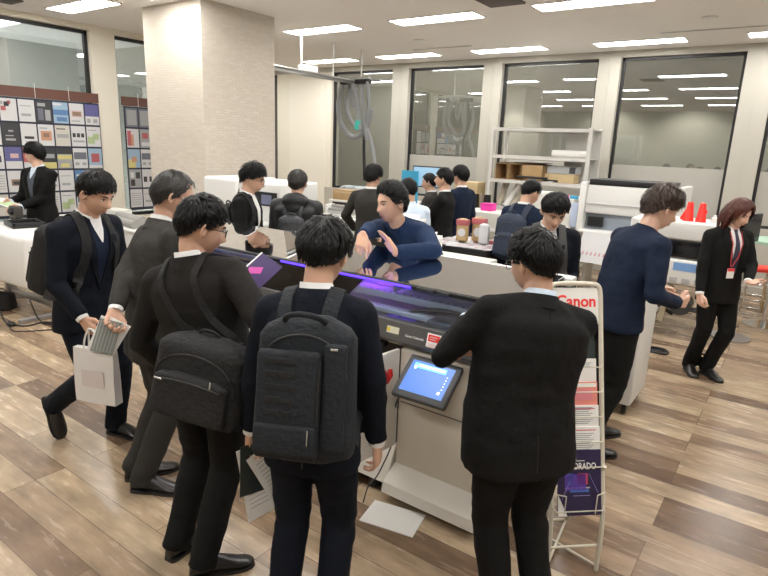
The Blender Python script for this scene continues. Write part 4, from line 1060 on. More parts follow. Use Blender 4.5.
# ---------------------------------------------------------------- brochure stand
ST = (-.68, 2.545); st = thing('brochure_stand', 'cream wire brochure stand with a red and white header, right of the heavyset man', 'stand', (*ST, 0), 43)
CRW = mat('cream_wire', (.62, .58, .48), .4)
w = .125
def lean_(z): return -.13+max(0, z-.30)*.29
q = MB()
for s_ in (-1, 1): q.tube(spline([(s_*w, -.14, 0), (s_*w, -.135, .25), (s_*w, lean_(.50), .50), (s_*w, lean_(.9), .9), (s_*w, lean_(1.27), 1.27)], 4), .011, 10)
q.tube(spline([(-w, lean_(1.27), 1.27), (-w*.93, lean_(1.31), 1.312), (-w*.6, lean_(1.325), 1.325), (w*.6, lean_(1.325), 1.325), (w*.93, lean_(1.31), 1.312), (w, lean_(1.27), 1.27)], 4), .011, 10)
q.build('stand_frame', CRW, st)
q = MB(); q.tube([(-w, -.13, .13), (w, -.13, .13)], .006, 8)
for s_ in (-1, 1): q.tube([(s_*w, -.09, .52), (s_*w*1.0, .22, .0)], .010, 10); q.tube([(s_*w, -.135, .02), (-s_*w, .20, .03)], .007, 8)
q.tube([(-w, .2, .03), (w, .2, .03)], .008, 8); q.build('rear_legs', CRW, st)
TIERS = [.31, .50, .61, .72, .83, .94]
for i, z0 in enumerate(TIERS):
    q = MB(); y = lean_(z0)-.022
    q.tube([(-w, lean_(z0), z0+.03), (-w*.9, y, z0+.02), (w*.9, y, z0+.02), (w, lean_(z0), z0+.03)], .003, 6)
    if i == 0: q.tube([(-w*.6, y, z0+.10), (-w*.6, y, z0-.0), (-w*.55, lean_(z0), z0-.01), (w*.55, lean_(z0), z0-.01), (w*.6, y, z0), (w*.6, y, z0+.10)], .003, 6)
    if i == 0: q.tube([(-w, lean_(z0), z0+.10), (-w*.6, y, z0+.10)], .003, 6); q.tube([(w, lean_(z0), z0+.10), (w*.6, y, z0+.10)], .003, 6)
    q.build('wire_pocket', CRW, st)
HM = Matrix.Translation((0, lean_(1.225)+.001, 1.225)) @ Matrix.Rotation(R(90-16.2), 4, 'X')
q = MB(); q.box((0, 0, -.004), (w*2-.02, .17, .004)); loc_(q, HM).build('header_card', PAPER, st, 0)
q = MB(); add_text(q, 'Canon', .075, HM @ Matrix.Translation((0.005, .02, -.0008)), .0018, .98); q.build('header_lettering', RED2, st, 0)
def brochure(z0, hgt, base, label, bits=(), texts=(), dy=0., n=1, w_=.21):
    M = st_M @ Matrix.Translation((0, lean_(z0)-.022+.009*TIERS.index(min(TIERS, key=lambda t_: abs(t_-z0)))+dy*.4, z0)) @ Matrix.Rotation(R(90-16.2), 4, 'X')
    q = MB(); q.box((0, hgt/2, 0), (w_, hgt, .004+.003*n))
    o = q.build('brochure', base, None, 0); o.matrix_world = M; tag(o, label, 'brochure', 'brochures on the wire stand'); zt = .0025+.0015*n
    for j, (x, y, a, b_, m_) in enumerate(bits):
        q = MB(); q.box((x, y, zt), (a, b_, .0006)); q.build('printed_block', m_, o, 0)
    for (t, x, y, sz, m_, sx) in texts:
        q = MB(); add_text(q, t, sz, Matrix.Translation((x, y, zt+.0004)), .0006, sx); q.build('printed_text', m_, o, 0)
    return o
st_M = Matrix.Translation((*ST, 0)) @ Matrix.Rotation(R(43), 4, 'Z')
IND = mat('print_indigo', (.020, .012, .06), .35); VIO = mat('print_violet', (.12, .05, .40), .4); CRIM = mat('print_crimson', (.55, .05, .10), .4); SALM = mat('print_salmon', (.80, .28, .22), .5); PBLUE = mat('print_blue', (.08, .20, .60), .4)
GREEN = mat('print_green', (.10, .50, .14), .5); DARKP = mat('print_dark', (.02, .03, .03), .4); LGREY = mat('print_grey', (.45, .45, .46), .6); TXT = mat('print_text_grey', (.25, .25, .27), .6); PINKL = mat('print_pale_pink', (.75, .50, .48), .6)
b0 = brochure(.31, .297, IND, 'dark violet brochure with white title in the lowest pocket of the stand',
    [(-.02, .15, .10, .075, VIO), (.015, .165, .05, .05, CRIM), (-.045, .165, .03, .05, PBLUE), (-.01, .125, .12, .006, LGREY), (0, .112, .09, .012, PBLUE)], [('COLORADO', -.005, .222, .042, WHITEP, .72)])
q = MB(); M = Matrix.Translation((0, 0, .0045))
q.add([M @ V(p_) for p_ in ((-.105, .0, 0), (-.06, 0, 0), (-.105, .10, 0))], [(0, 1, 2)]); q.build('white_corner', PAPER, b0, 0)
q = MB()
for a, b_ in (((-.045, .16), (-.085, .075)), ((.045, .19), (.09, .10)), ((-.03, .09), (.05, .09))): q.tube([(a[0], a[1], .0042), (b_[0], b_[1], .0042)], .0012, 4)
q.build('printed_lines', mat('print_lilac', (.35, .30, .65), .5), b0, 0)
q = MB(); q.box((-.02, .248, .0042), (.09, .003, .0006)); q.box((-.04, .256, .0042), (.05, .003, .0006)); q.build('small_print', WHITEP, b0, 0)
tl = [(0, .17-.009*k, .15-.02*(k % 3), .0028, TXT) for k in range(0, 9)]
brochure(.50, .20, PAPER, 'white text leaflet just above the dark violet brochure', [(0, .185, .17, .004, CRIM)]+tl, n=2)
brochure(.61, .18, PAPER, 'white text leaflet with red line, second above the dark violet brochure', [(0, .165, .17, .004, CRIM)]+tl, n=2)
o = brochure(.72, .17, SALM, 'salmon pink brochure in the middle of the stand', [(.03, .11, .10, .05, mat('print_rose', (.75, .25, .30), .5)), (-.05, .14, .08, .03, mat('print_orange', (.85, .35, .18), .5)), (0, .155, .20, .018, PAPER)])
brochure(.83, .16, PAPER, 'white leaflet tucked behind the salmon pink brochure', [(0, .14, .16, .003, TXT), (0, .132, .14, .003, TXT), (0, .124, .15, .003, TXT)])
o = brochure(.92, .145, DARKP, 'dark brochure with round green lettering, upper half of the stand', [], [('AGER B', .0, .105, .045, GREEN, .9)])
q = MB(); q.tube([(.075*math.cos(R(a)), .02+.075*math.sin(R(a)), .0046) for a in range(-10, 200, 15)], .003, 5); q.tube([(.05*math.cos(R(a)), .02+.05*math.sin(R(a)), .0046) for a in range(-10, 200, 15)], .002, 5); q.build('printed_ring', GREEN, o, 0)
o = brochure(.99, .14, DARKP, 'black brochure with white triangle, below the header of the stand', [], dy=.03)
q = MB(); q.add([V(p_) for p_ in ((-.01, .07, .0046), (.06, .07, .0046), (.035, .125, .0046))], [(0, 1, 2)]); q.build('white_triangle', LGREY, o, 0)
brochure(1.08, .15, mat('print_plum', (.05, .03, .07), .4), 'plum coloured brochure tucked right under the header', [(0, .015, .2, .03, PAPER)], dy=.05)

# ---------------------------------------------------------------- bags and papers people carry
backpack(A5, 'large dark boxy backpack with webbing rows worn by the man in the middle', t=.20, w=.355, h=.50, d=.15, m_=BAGNAVY, tilt=-3, u=.035)
backpack(A4, 'black slouching bag hanging low on the back of the man with the leaflet', t=.07, w=.42, h=.36, d=.19, style='soft', tilt=-8, roll=8, sw=.03, u=.12)
backpack(A2, 'black soft backpack on the leftmost man in navy suit', t=.20, w=.30, h=.47, d=.20, style='soft', tilt=-6)
backpack(A8, 'small black backpack on the man in profile behind the printer', t=.24, w=.26, h=.36, d=.12, style='soft', tilt=0)
backpack(A9, 'small grey-black backpack on the black puffer jacket', t=.20, w=.26, h=.34, d=.11, style='soft', m_=mat('bag_slate', (.045, .048, .055), .5, bump=(20, .4)), tilt=0, sw=.03)
backpack(A15, 'navy backpack on the man bending over the sample table', t=.20, w=.32, h=.46, d=.15, style='soft', m_=mat('bag_navy', (.015, .025, .05), .7, bump=(30, .4)), tilt=0)
backpack(A16, 'grey backpack whose strap crosses the shoulder of the man facing the camera', t=.20, w=.28, h=.40, d=.13, style='soft', m_=mat('bag_grey', (.06, .06, .06), .8), tilt=0)
def hand_world(P, sd, fwd=.07):
    f = (P.WR[sd]-P.EL[sd]).normalized(); return P.M @ (P.WR[sd]+f*fwd)
# paper carrier bag of the leftmost man
h_ = hand_world(A2, 1, .075)
t = thing('paper_carrier_bag', 'white paper carrier bag hanging from the hand of the leftmost man', 'bag', (h_.x+.05, h_.y-.01, h_.z-.425), 20)
q = MB(); rings = []
for z, dd in ((0, .06), (.02, .06), (.18, .055), (.32, .035)):
    rings.append([(-.135, -dd/2, z), (0, -dd/2-.006, z), (.135, -dd/2, z), (.135, dd/2, z), (0, dd/2+.004, z), (-.135, dd/2, z)])
q.loft(rings); q.build('bag_body', mat('carrier_white', (.74, .72, .70), .6, bump=(6, .3)), t, 20)
for y in (-.02, .02): q = MB(); q.tube(bez((-.06, y, .30), (-.055, y, .40), (-.03, 0, .44), (-.03, 0, .435), 8)+bez((-.03, 0, .435), (.0, 0, .44), (.05, y, .40), (.05, y, .30), 8)[1:], .005, 8); q.build('bag_handle', mat('cord_white', (.75, .73, .70), .7), t)
q = MB(); q.box((0, -.037, .15), (.15, .0012, .10), None); q.build('printed_patch', mat('patch_pink_grey', (.66, .60, .59), .6), t, 0)
# booklets in the older man's hand
h_ = hand_world(A3, -1, .10)
for k, (lab, m_, off, a) in enumerate((('grey booklet held low by the older man', mat('booklet_grey', (.24, .26, .24), .5), (0, 0, 0), 0), ('white booklet held low behind the grey booklet', PAPER, (-.010, .010, .005), 6), ('white folded leaflet held low, largest of the older man\'s papers', PAPER, (.0, .028, -.02), 14))):
    q = MB(); q.box((0, 0, -.07), (.10 if k < 2 else .12, .006, .16 if k < 2 else .19), None, .001)
    if k == 0:
        q.mi = 1
        for j in range(6): q.box((-.04+.015*j, -.0035, -.07), (.003, .001, .145))
    o = q.build('booklet', [m_, LGREY], None, 0); o.matrix_world = Matrix.Translation(h_+V(off)+V((.0, 0, .02))) @ Matrix.Rotation(R(52), 4, 'Z') @ Matrix.Rotation(R(18+a), 4, 'Y') @ Matrix.Rotation(R(-12), 4, 'X'); tag(o, lab, 'booklet')
# purple leaflet in the hand of the man with glasses
h_ = hand_world(A4, 1, .09)
q = MB(); q.box((0, .03, 0), (.16, .21, .003)); o = q.build('leaflet', mat('leaflet_violet', (.035, .014, .10), .35), None, 0)
o.matrix_world = Matrix.Translation(h_+V((.03, .02, .02))) @ Matrix.Rotation(R(-20), 4, 'Z') @ Matrix.Rotation(R(38), 4, 'X') @ Matrix.Rotation(R(20), 4, 'Y'); tag(o, 'purple and black leaflet held over the printer by the man with glasses', 'leaflet')
q = MB(); q.box((-.02, .05, .0022), (.07, .035, .0008), (0, 0, 30)); q.build('printed_block', mat('print_magenta', (.55, .06, .35), .4), o, 0)
q = MB(); q.box((-.075, .03, .0022), (.009, .21, .0008)); q.build('page_edge', PAPER, o, 0)
# papers in the left hand of the man in the middle
h_ = hand_world(A5, -1, .08)
for k, (lab, m_, a, off, sz) in enumerate((('black folder held low by the man with the boxy backpack', DARKP, 2, (.03, 0, 0), (.13, .22)), ('long white text sheet held low beside the black folder', PAPER, -8, (.015, -.01, -.01), (.12, .34)), ('white text sheet at the back of the held papers', PAPER, -26, (.05, .03, -.02), (.15, .30)))):
    q = MB(); q.box((0, 0, -sz[1]/2+.03), (sz[0], .003, sz[1])); 
    if k:
        q.mi = 1
        for j in range(12): q.box((.0, -.0018, -.02-.021*j), (sz[0]*.7, .0008, .0035))
    o = q.build('paper_sheet', [m_, LGREY], None, 0); o.matrix_world = Matrix.Translation(h_+V(off)) @ Matrix.Rotation(R(75), 4, 'Z') @ Matrix.Rotation(R(a), 4, 'Y'); tag(o, lab, 'sheet')
# papers of the man behind the counter
h_ = hand_world(A1, 1, .10)
q = MB(); q.box((0, 0, 0), (.30, .21, .004)); o = q.build('magazine', PAPER, None, 0); o.matrix_world = Matrix.Translation(h_+V((0, 0, .02))) @ Matrix.Rotation(R(20), 4, 'Z') @ Matrix.Rotation(R(14), 4, 'Y'); tag(o, 'white and green magazine held by the man behind the left counter', 'magazine')
q = MB(); q.box((.06, 0, .0026), (.15, .17, .0008)); q.build('printed_block', mat('print_pale_green', (.50, .70, .40), .5), o, 0)
# name tag of the person on the right
q = MB(); c = A18.cast(.035, .13, off=.022); F = A18.frame(.13).to_4x4()
lan = thing('name_tag', 'red and white name tag hanging in front of the dark tie', 'name tag', (0, 0, 0)); lan.matrix_world = A18.M @ Matrix.Translation(c) @ F
q.box((0, 0, 0), (.065, .004, .085), None, .002); q.build('card', PAPER, lan)
q = MB(); q.box((0, .003, .030), (.062, .002, .024)); q.build('red_band', RED2, lan, 0)
Li = lan.matrix_world.inverted() @ A18.M
for s_ in (-1, 1):
    q = MB(); q.tube([Li @ p_ for p_ in [A18.cast(s_*.055+.0, .50, off=.014), A18.cast(s_*.050+.005, .40, off=.016), A18.cast(s_*.035+.02, .28, off=.018), A18.cast(.035+s_*.006, .19, off=.020)]], .004, 6); q.build('lanyard', mat('lanyard_red', (.5, .05, .05), .6), lan)
# ---------------------------------------------------------------- left wall: brown rail, dark boards, posters
BROWN = mat('rail_brown', (.13, .055, .04), .5)
q = MB(); q.bx(LX, LX+.04, -2, 4.97, 2.375, 2.515); struct('trim_20', q, BROWN, smooth=0)
q = MB(); q.bx(LX, LX+.04, 5.36, 6.4, 2.375, 2.515); struct('trim_21', q, BROWN, smooth=0)
BOARD = mat('board_navy', (.018, .022, .045), .6)
PITCH = .233; ROWH = .325; TOPZ = 2.355
for (y0, n, lab) in ((3.32, 7, 'dark hanging display board with rows of posters, left part of the left wall'), (5.37, 3, 'dark hanging display board beside the stone column')):
    t = thing('display_board', lab, 'board', (LX+.05, y0, .70)); W = PITCH*n+.01
    q = MB(); q.bx(-.012, .0, 0, W, 0, TOPZ-.70+.01); q.build('board_panel', BOARD, t, 0)
    q = MB()
    for k in range(1 + n//2):
        y = .25+k*.47
        if y < W: q.tube([(.012, y, TOPZ-.70+.02), (.012, y, TOPZ-.70+.22)], .003, 6)
    q.build('hanging_cord', WHITEP, t, 0)
def C_(n, c):
    if n.startswith('hot') or n == 'cyan': return mat('poster_'+n, c, .5)
    l = .3*c[0]+.55*c[1]+.15*c[2]; return mat('poster_'+n, tuple(.84*(l+(v-l)*.68) for v in c), .5)
cW = C_('white', (.72, .72, .74)); cG = C_('grey', (.40, .41, .43)); cK = C_('black', (.05, .05, .06)); cB = C_('blue', (.06, .25, .60)); cLB = C_('sky', (.30, .52, .75)); cP = C_('pink', (.75, .45, .45)); cPu = C_('purple', (.12, .12, .42))
cO = C_('orange', (.75, .30, .10)); cR = C_('red', (.65, .08, .10)); cY = C_('yellow', (.75, .65, .10)); cGr = C_('green', (.45, .62, .22)); cBr = C_('brown', (.35, .20, .12)); cS = C_('slate', (.16, .18, .24)); cCr = C_('cream', (.68, .64, .55))
LAY = {  # base, [(y,z,w,h,mat)] in page fractions from the lower left corner
 'sq': (cW, [(.05, .45, .3, .2, cR), (.25, .65, .3, .2, cK), (.45, .75, .2, .15, cR), (.05, .72, .15, .15, cG)]),
 'sketch': (cW, [(.15, .25, .6, .12, cG), (.1, .7, .7, .04, cG)]), 'darkmix': (cK, [(.1, .75, .5, .15, cG), (.1, .1, .35, .55, cS), (.55, .1, .35, .5, cG)]),
 'bluephoto': (cLB, [(.0, .4, 1, .25, cB), (.2, .1, .7, .2, cB), (.0, .85, .6, .1, cW)]), 'oval': (cW, [(.15, .35, .7, .3, cP), (.2, .4, .6, .2, cBr), (.1, .12, .6, .06, cG)]),
 'purple': (cPu, [(.0, .0, 1, .42, cW), (.1, .1, .25, .2, cG), (.55, .1, .3, .2, cG)]), 'char': (cK, [(.35, .6, .3, .08, cG), (.15, .2, .6, .1, cG), (.15, .4, .5, .05, cG)]),
 'car': (cW, [(.2, .3, .6, .12, cK), (.2, .15, .6, .05, cG)]), 'orange': (cW, [(.15, .25, .7, .45, cO), (.3, .4, .4, .2, cBr), (.1, .8, .5, .06, cG)]), 'beige': (cCr, [(.1, .4, .8, .18, cG), (.1, .8, .6, .05, cK)]),
 'three': (cW, [(.08, .45, .22, .2, cK), (.38, .45, .22, .2, cK), (.68, .45, .22, .2, cK), (.1, .2, .8, .1, cG)]), 'green': (cW, [(.05, .15, .5, .35, cGr), (.45, .35, .45, .3, cGr), (.1, .8, .6, .05, cG)]),
 'indigo': (cW, [(.0, .35, 1, .65, cPu), (.3, .5, .5, .2, cP)]), 'redw': (cR, [(.0, .0, 1, .3, cW)]), 'yellow': (cK, [(.0, .0, 1, .3, cY), (.1, .5, .8, .2, cG)]), 'ystripe': (cG, [(.0, .45, 1, .2, cY), (.2, .05, .6, .2, cY), (.0, .7, 1, .3, cK)]),
 'darkblue': (cW, [(.05, .45, .9, .35, cS), (.1, .15, .3, .15, cG), (.6, .15, .3, .15, cG)]), 'redblue': (cLB, [(.2, .3, .6, .45, cR), (.0, .0, 1, .15, cW)]), 'text': (cW, [(.1, .75-.12*k, .8, .04, cG) for k in range(6)]),
 'blue': (cB, [(.1, .7, .6, .08, cW), (.1, .15, .7, .1, cLB)]), 'machine': (cW, [(.2, .3, .6, .3, cBr), (.3, .35, .4, .15, cK)]), 'slate': (cS, [(.1, .1, .8, .8, cG)]), 'ored': (cW, [(.05, .1, .3, .8, cR), (.35, .1, .2, .6, cO)]),
 'greyred': (cG, [(.2, .5, .5, .3, cR), (.1, .1, .8, .2, cW)]), 'by': (cLB, [(.0, .0, .6, .45, cY), (.3, .3, .4, .3, cO)]), 'photo': (cG, [(.1, .1, .35, .35, cK), (.55, .5, .35, .35, cK), (.1, .55, .3, .3, cW)]), 'dots': (cW, [(.1, .3, .3, .3, cK), (.6, .3, .25, .3, cK)])}
DESC = {'sq': 'white poster with small red and black squares', 'sketch': 'white poster with a faint grey drawing', 'darkmix': 'dark poster with grey blocks', 'bluephoto': 'bright blue photo poster', 'oval': 'white poster with a pink oval dish', 'purple': 'purple over white poster', 'char': 'charcoal black poster with grey lines',
 'car': 'white poster with a low dark shape', 'orange': 'white poster with an orange picture', 'beige': 'beige poster with a grey band', 'three': 'white poster with three dark squares', 'green': 'white poster with green patches', 'indigo': 'indigo over white poster', 'redw': 'red over white poster', 'yellow': 'black poster with yellow foot',
 'ystripe': 'grey poster with yellow stripes', 'darkblue': 'white poster with a slate blue band', 'redblue': 'light blue poster with a red block', 'text': 'white text poster', 'blue': 'deep blue poster', 'machine': 'white poster with a brown machine', 'slate': 'slate grey poster', 'ored': 'white poster with red and orange stripes', 'greyred': 'grey poster with a red block',
 'by': 'blue and yellow poster', 'photo': 'grey poster of small photos', 'dots': 'white poster with two black squares'}
G1 = [['text', 'sq', 'sketch', 'darkmix', 'bluephoto', 'oval', 'purple'], ['sketch', 'char', 'car', 'orange', 'beige', 'three', 'green'], ['dots', 'indigo', 'redw', 'yellow', 'ystripe', 'darkblue', 'redblue'],
      ['text', 'machine', 'text', 'three', 'sketch', 'blue', 'dots'], ['beige', 'photo', 'darkmix', 'text', 'green', 'darkblue', 'text']]
G2 = [['slate', 'slate', 'text'], ['ored', 'greyred', 'text'], ['by', 'darkblue', 'text'], ['photo', 'dots', 'text'], ['text', 'sketch', 'text']]
ORD = ['first', 'second', 'third', 'fourth', 'fifth', 'sixth', 'seventh']; ROWN = ['top row', 'second row', 'third row', 'fourth row', 'bottom row']
def posters(G, y0, side, skip=()):
    for r_, row in enumerate(G):
        for c_, k in enumerate(row):
            base, bits = LAY[k]; w_, h_ = .212, .297; x = LX+.052; y = y0+.012+c_*PITCH; z = TOPZ-.012-h_-r_*ROWH
            q = MB(); q.bx(0, .003, 0, w_, 0, h_); o = q.build('poster', base, None, 0)
            tag(o, '%s, %s, %s %s' % (DESC[k], ROWN[r_], ORD[c_], side), 'poster', 'posters on the left wall', loc=(x, y, z))
            ms = []
            for a, b_, ww, hh, m_ in bits:
                if m_ not in ms: ms.append(m_)
                lift = .0002*len(ms); q = MB(); q.bx(.003, .0036+lift, a*w_, min(1, a+ww)*w_, b_*h_, min(1, b_+hh)*h_); q.build('printed_picture', m_, o, 0)
posters(G1, 3.325, 'on left board')
posters(G2, 5.375, 'beside the column')

# ---------------------------------------------------------------- left counter and the table behind
c = atz(21, 238, .90); e1 = (atz(0, 233, .90)-c).normalized(); ang = math.degrees(math.atan2(e1.y, e1.x))+180
t = thing('counter_desk', 'white counter desk with rounded corners at the left edge of the photo', 'desk', (c.x, c.y, 0), ang)
q = MB(); q.bx(-1.3, 0, .0, .55, .36, .90, .05); q.build('desk_body', WHITEM, t)
q = MB(); q.bx(-.02, .003, .08, .47, .40, .80, .002); q.build('side_recess', mat('recess_grey', (.20, .20, .19), .5), t)
q = MB(); q.bx(-.16, -.10, .30, .42, .04, .37, .01); q.bx(-1.2, -1.14, .30, .42, .04, .37, .01); q.build('desk_post', STEEL, t)
q = MB(); q.bx(-.16, -.10, -.05, .55, .0, .05, .01); q.bx(-1.2, -1.14, -.05, .55, .0, .05, .01); q.bx(-1.14, -.16, .33, .39, .08, .14, .01); q.build('floor_bar', STEEL, t)
p = atz(23, 226, .90); tt_ = thing('display_tray', 'black square tray on the white counter at the left', 'tray', (p.x, p.y, .90), ang-12)
q = MB(); q.bx(-.20, .20, -.14, .18, 0, .02, .004); q.bx(-.20, -.17, -.14, .18, .02, .055, .004); q.bx(.17, .20, -.14, .18, .02, .055, .004); q.bx(-.2, .2, .15, .18, .02, .055, .004); q.bx(-.2, .2, -.14, -.11, .02, .055, .004); q.build('tray_body', BLACKP, tt_)
p = atz(17, 220, .93); tt_ = thing('tabletop_camera', 'black tabletop device with round lens standing in the black tray', 'device', (p.x, p.y, .921), ang)
q = MB(); q.cyl((0, 0, 0), (0, 0, .03), .07, .05, 20); q.build('device_base', BLACKP, tt_); q = MB(); q.box((0, 0, .10), (.15, .09, .14), None, .015); q.build('device_body', mat('device_dark', (.06, .055, .05), .4), tt_)
q = MB(); q.cyl((0, -.045, .11), (0, -.075, .11), .04, .035, 20); q.build('device_lens', BLACKP, tt_)
q = MB(); q.tube(spline([atz(62, 326, .008), atz(45, 322, .008), atz(25, 326, .008), atz(6, 322, .008), atz(0, 310, .008)], 8), .008, 8)
q.tube(spline([atz(30, 300, .30), atz(38, 318, .05), atz(50, 324, .008), atz(68, 318, .008)], 6), .007, 8); q.tube(spline([atz(8, 320, .008), atz(12, 330, .008), atz(30, 331, .008), atz(70, 328, .008)], 6), .006, 8)
o = q.build('floor_cables', BLACKP); tag(o, 'black cables lying on the floor below the left counter', 'cables')
p = atz(11, 326, 0); q = MB(); q.ell((0, 0, .025), (.06, .035, .024)); o = q.build('cable_plug', BLACKP); tag(o, 'black plug on the floor cables at the left', 'plug', loc=p)
p = atz(4, 309, .0); t = thing('equipment_bag', 'small black bag on the floor under the left counter', 'bag', p, 30)
q = MB(); soft_box(q, (0, 0, .10), .26, .20, .16); q.build('bag_body', BAGBLK, t, 60); q = MB(); q.tube(bez((-.06, 0, .18), (-.05, 0, .25), (.05, 0, .25), (.06, 0, .18)), .006, 6); q.build('bag_handle', BAGBLK, t)

def table(name, label, x0, x1, y0, y1, z, m_=None, leg=STEEL, cat='table', apron_=0):
    t = thing(name, label, cat, ((x0+x1)/2, (y0+y1)/2, 0)); w_, d_ = (x1-x0)/2, (y1-y0)/2
    q = MB(); q.bx(-w_, w_, -d_, d_, z-.03, z, .006); q.build('table_top', m_ or WHITEM, t)
    for sx in (-1, 1):
        for sy in (-1, 1): q = MB(); q.bx(sx*w_-sx*.07, sx*w_-sx*.03, sy*d_-sy*.07, sy*d_-sy*.03, 0, z-.03); q.build('leg', leg, t, 0)
    if apron_: q = MB(); q.bx(-w_+.03, w_-.03, -d_+.03, -d_+.05, z-apron_, z-.03); q.build('modesty_panel', m_ or WHITEM, t, 0)
    return t
table('work_table', 'white table in front of the stone column, behind the leftmost man', -8.4, -5.95, 3.85, 4.55, .80, apron_=.5)
q = MB(); q.cyl((-.35, 0, .07), (.35, 0, .07), .07, None, 24); q.cyl((-.30, -.10, .05), (.40, -.12, .05), .05, None, 20); o = q.build('fabric_roll', mat('fabric_grey', (.33, .32, .30), .9, bump=(12, .5))); tag(o, 'grey rolled fabric lying on the white table by the column', 'fabric roll', loc=(-6.95, 4.12, .80), rz=-8)
p = (-6.45, 4.35); t = thing('tablet_screen', 'dark tilted screen on the white table in front of the stone column', 'screen', (*p, .80), 10)
q = MB(); q.box((0, 0, .13), (.34, .02, .22), (-25, 0, 0), .006); q.build('screen_body', BLACKP, t); q = MB(); q.box((0, -.012, .13), (.30, .002, .18), (-25, 0, 0)); q.build('screen_glass', mat('screen_off', (.02, .025, .03), .1), t); q = MB(); q.box((0, .05, .02), (.2, .12, .02), None, .004); q.build('screen_foot', BLACKP, t)
q = MB(); q.box((0, 0, .07), (.34, .22, .14), (0, 0, 8), .01); o = q.build('storage_box', WHITE2); tag(o, 'small white box on the table by the stone column', 'box', loc=(-7.5, 4.25, .80))

# ---------------------------------------------------------------- middle left: white flatbed printer, bin, cutter
t = thing('flatbed_printer', 'big white printer with dark slot in front of the stone column', 'printer', (-5.30, 4.36, 0))
q = MB(); q.bx(-.45, .80, 0, .60, .12, .78, .03); q.build('lower_body', WHITE2, t)
q = MB(); q.bx(-.45, .15, -.02, .62, .78, 1.49, .04); q.bx(.14, .80, .0, .62, .78, 1.48, .03); q.build('printer_head', WHITEM, t)
q = MB(); q.bx(.17, .77, -.015, .01, 1.23, 1.38, .004); q.build('print_slot', BLACKP, t)
q = MB(); q.bx(.20, .5, -.022, -.01, 1.26, 1.31); q.bx(.55, .7, -.022, -.01, 1.25, 1.35); q.build('slot_parts', mat('slot_blue_grey', (.18, .20, .32), .4), t)
q = MB(); q.bx(.12, .80, -.30, .38, 1.00, 1.06, .015); q.bx(.2, .78, -.05, .35, .80, .98, .02); q.build('output_tray', mat('tray_grey', (.48, .49, .48), .4), t)
for x in (-.35, .70):
    for y in (.10, .50): q = MB(); q.cyl((x, y, 0), (x, y, .13), .04, .035, 16); q.build('caster', BLACKP, t)
table('work_table', 'white table under the cutter and the cardboard box, left of the curly haired man', -5.9, -4.6, 6.35, 7.15, .88, apron_=.45)
t = thing('trim_cutter', 'light grey roller cutter on the white table left of the curly haired man', 'cutter', (-5.35, 6.62, .88), 6)
q = MB(); q.bx(-.36, .36, -.16, .16, 0, .03, .006); q.build('cutter_bed', mat('cutter_grey', (.55, .56, .54), .4), t); q = MB(); q.cyl((-.38, .05, .12), (.38, .05, .12), .035, None, 16); q.cyl((-.38, -.04, .09), (.38, -.04, .09), .02, None, 12); q.build('cutter_bar', STEEL, t)
for x in (-.38, .38): q = MB(); q.box((x, .02, .08), (.05, .20, .15), None, .01); q.build('cutter_end', WHITEM, t)
q = MB(); q.box((0, -.05, .16), (.12, .06, .05), None, .01); q.build('cutter_head', BLACKP, t)
q = MB(); q.box((0, 0, .075), (.42, .26, .15), None, .004); q.mi = 1; q.box((0, -.1305, .12), (.36, .001, .03)); q.box((0, 0, .151), (.42, .05, .002)); o = q.build('cardboard_box', [CARD, mat('tape_brown', (.55, .42, .25), .4)]); tag(o, 'flat brown cardboard box on the white table beside the puffer jacket', 'box', loc=(-5.68, 6.98, 1.08), rz=6)
q = MB(); q.box((0, 0, .10), (.55, .30, .20), None, .01); q.mi = 1; q.box((0, -.151, .12), (.40, .002, .10)); o = q.build('storage_box', [WHITE2, BLACKP]); tag(o, 'low white and black unit carrying the cardboard box', 'box', loc=(-5.68, 6.98, .88), rz=6)
t = thing('plastic_bin', 'translucent grey plastic bin with bent hose left of the curly haired man', 'bin', (-6.30, 8.1, 0))
BINM = mat('bin_translucent', (.52, .57, .60), .3, spec=.5)
q = MB(); q.lathe([(.16, 0), (.23, .02), (.27, 1.14), (.29, 1.16), (.29, 1.19), (.26, 1.19), (.25, 1.0), (.001, .98)], n=32); q.build('bin_body', BINM, t); q = MB(); q.cyl((0, 0, 1.10), (0, 0, 1.17), .255, None, 32); q.build('bin_lid', mat('bin_lid', (.60, .64, .66), .35), t)
q = MB(); q.tube(spline([(-.2, 0, .75), (-.42, -.05, .80), (-.50, -.05, 1.0), (-.42, -.02, 1.15), (-.15, 0, 1.17)], 6), .035, 12); q.build('bin_hose', mat('hose_grey_light', (.50, .56, .60), .4), t)
# hanging rail with hoses
HG = mat('hose_grey', (.24, .25, .255), .5, bump=(60, .3)); GALV = mat('galvanised', (.42, .42, .41), .4, .7)
t = thing('ceiling_rail', 'grey ceiling rail hung on white rods, running toward the far window', 'rail', (-6.62, 6.1, 2.96))
q = MB(); q.bx(-.03, .03, 0, 2.45, -.04, .03, .006); q.bx(-.45, .35, 2.05, 2.10, .03, .07, .006); q.bx(-.45, .35, 2.38, 2.43, .03, .07, .006); q.tube([(.05, 0, .03), (.05, 2.3, .0)], .018, 8); q.build('rail_beam', GALV, t)
for y in (.80, 1.55, 2.30):
    q = MB(); q.cyl((0, y, .03), (0, y, .54), .014, None, 10); q.cyl((0, y, .34), (0, y, .54), .022, None, 10); q.build('hanging_rod', WHITEM, t)
q = MB(); q.box((.0, .95, .07), (.16, .30, .10), None, .01); q.build('junction_box', WHITEM, t)
hs = thing('hanging_hoses', 'bundle of grey looping hoses hanging from the ceiling rail before the window', 'hoses', (-6.62, 8.2, 2.9))
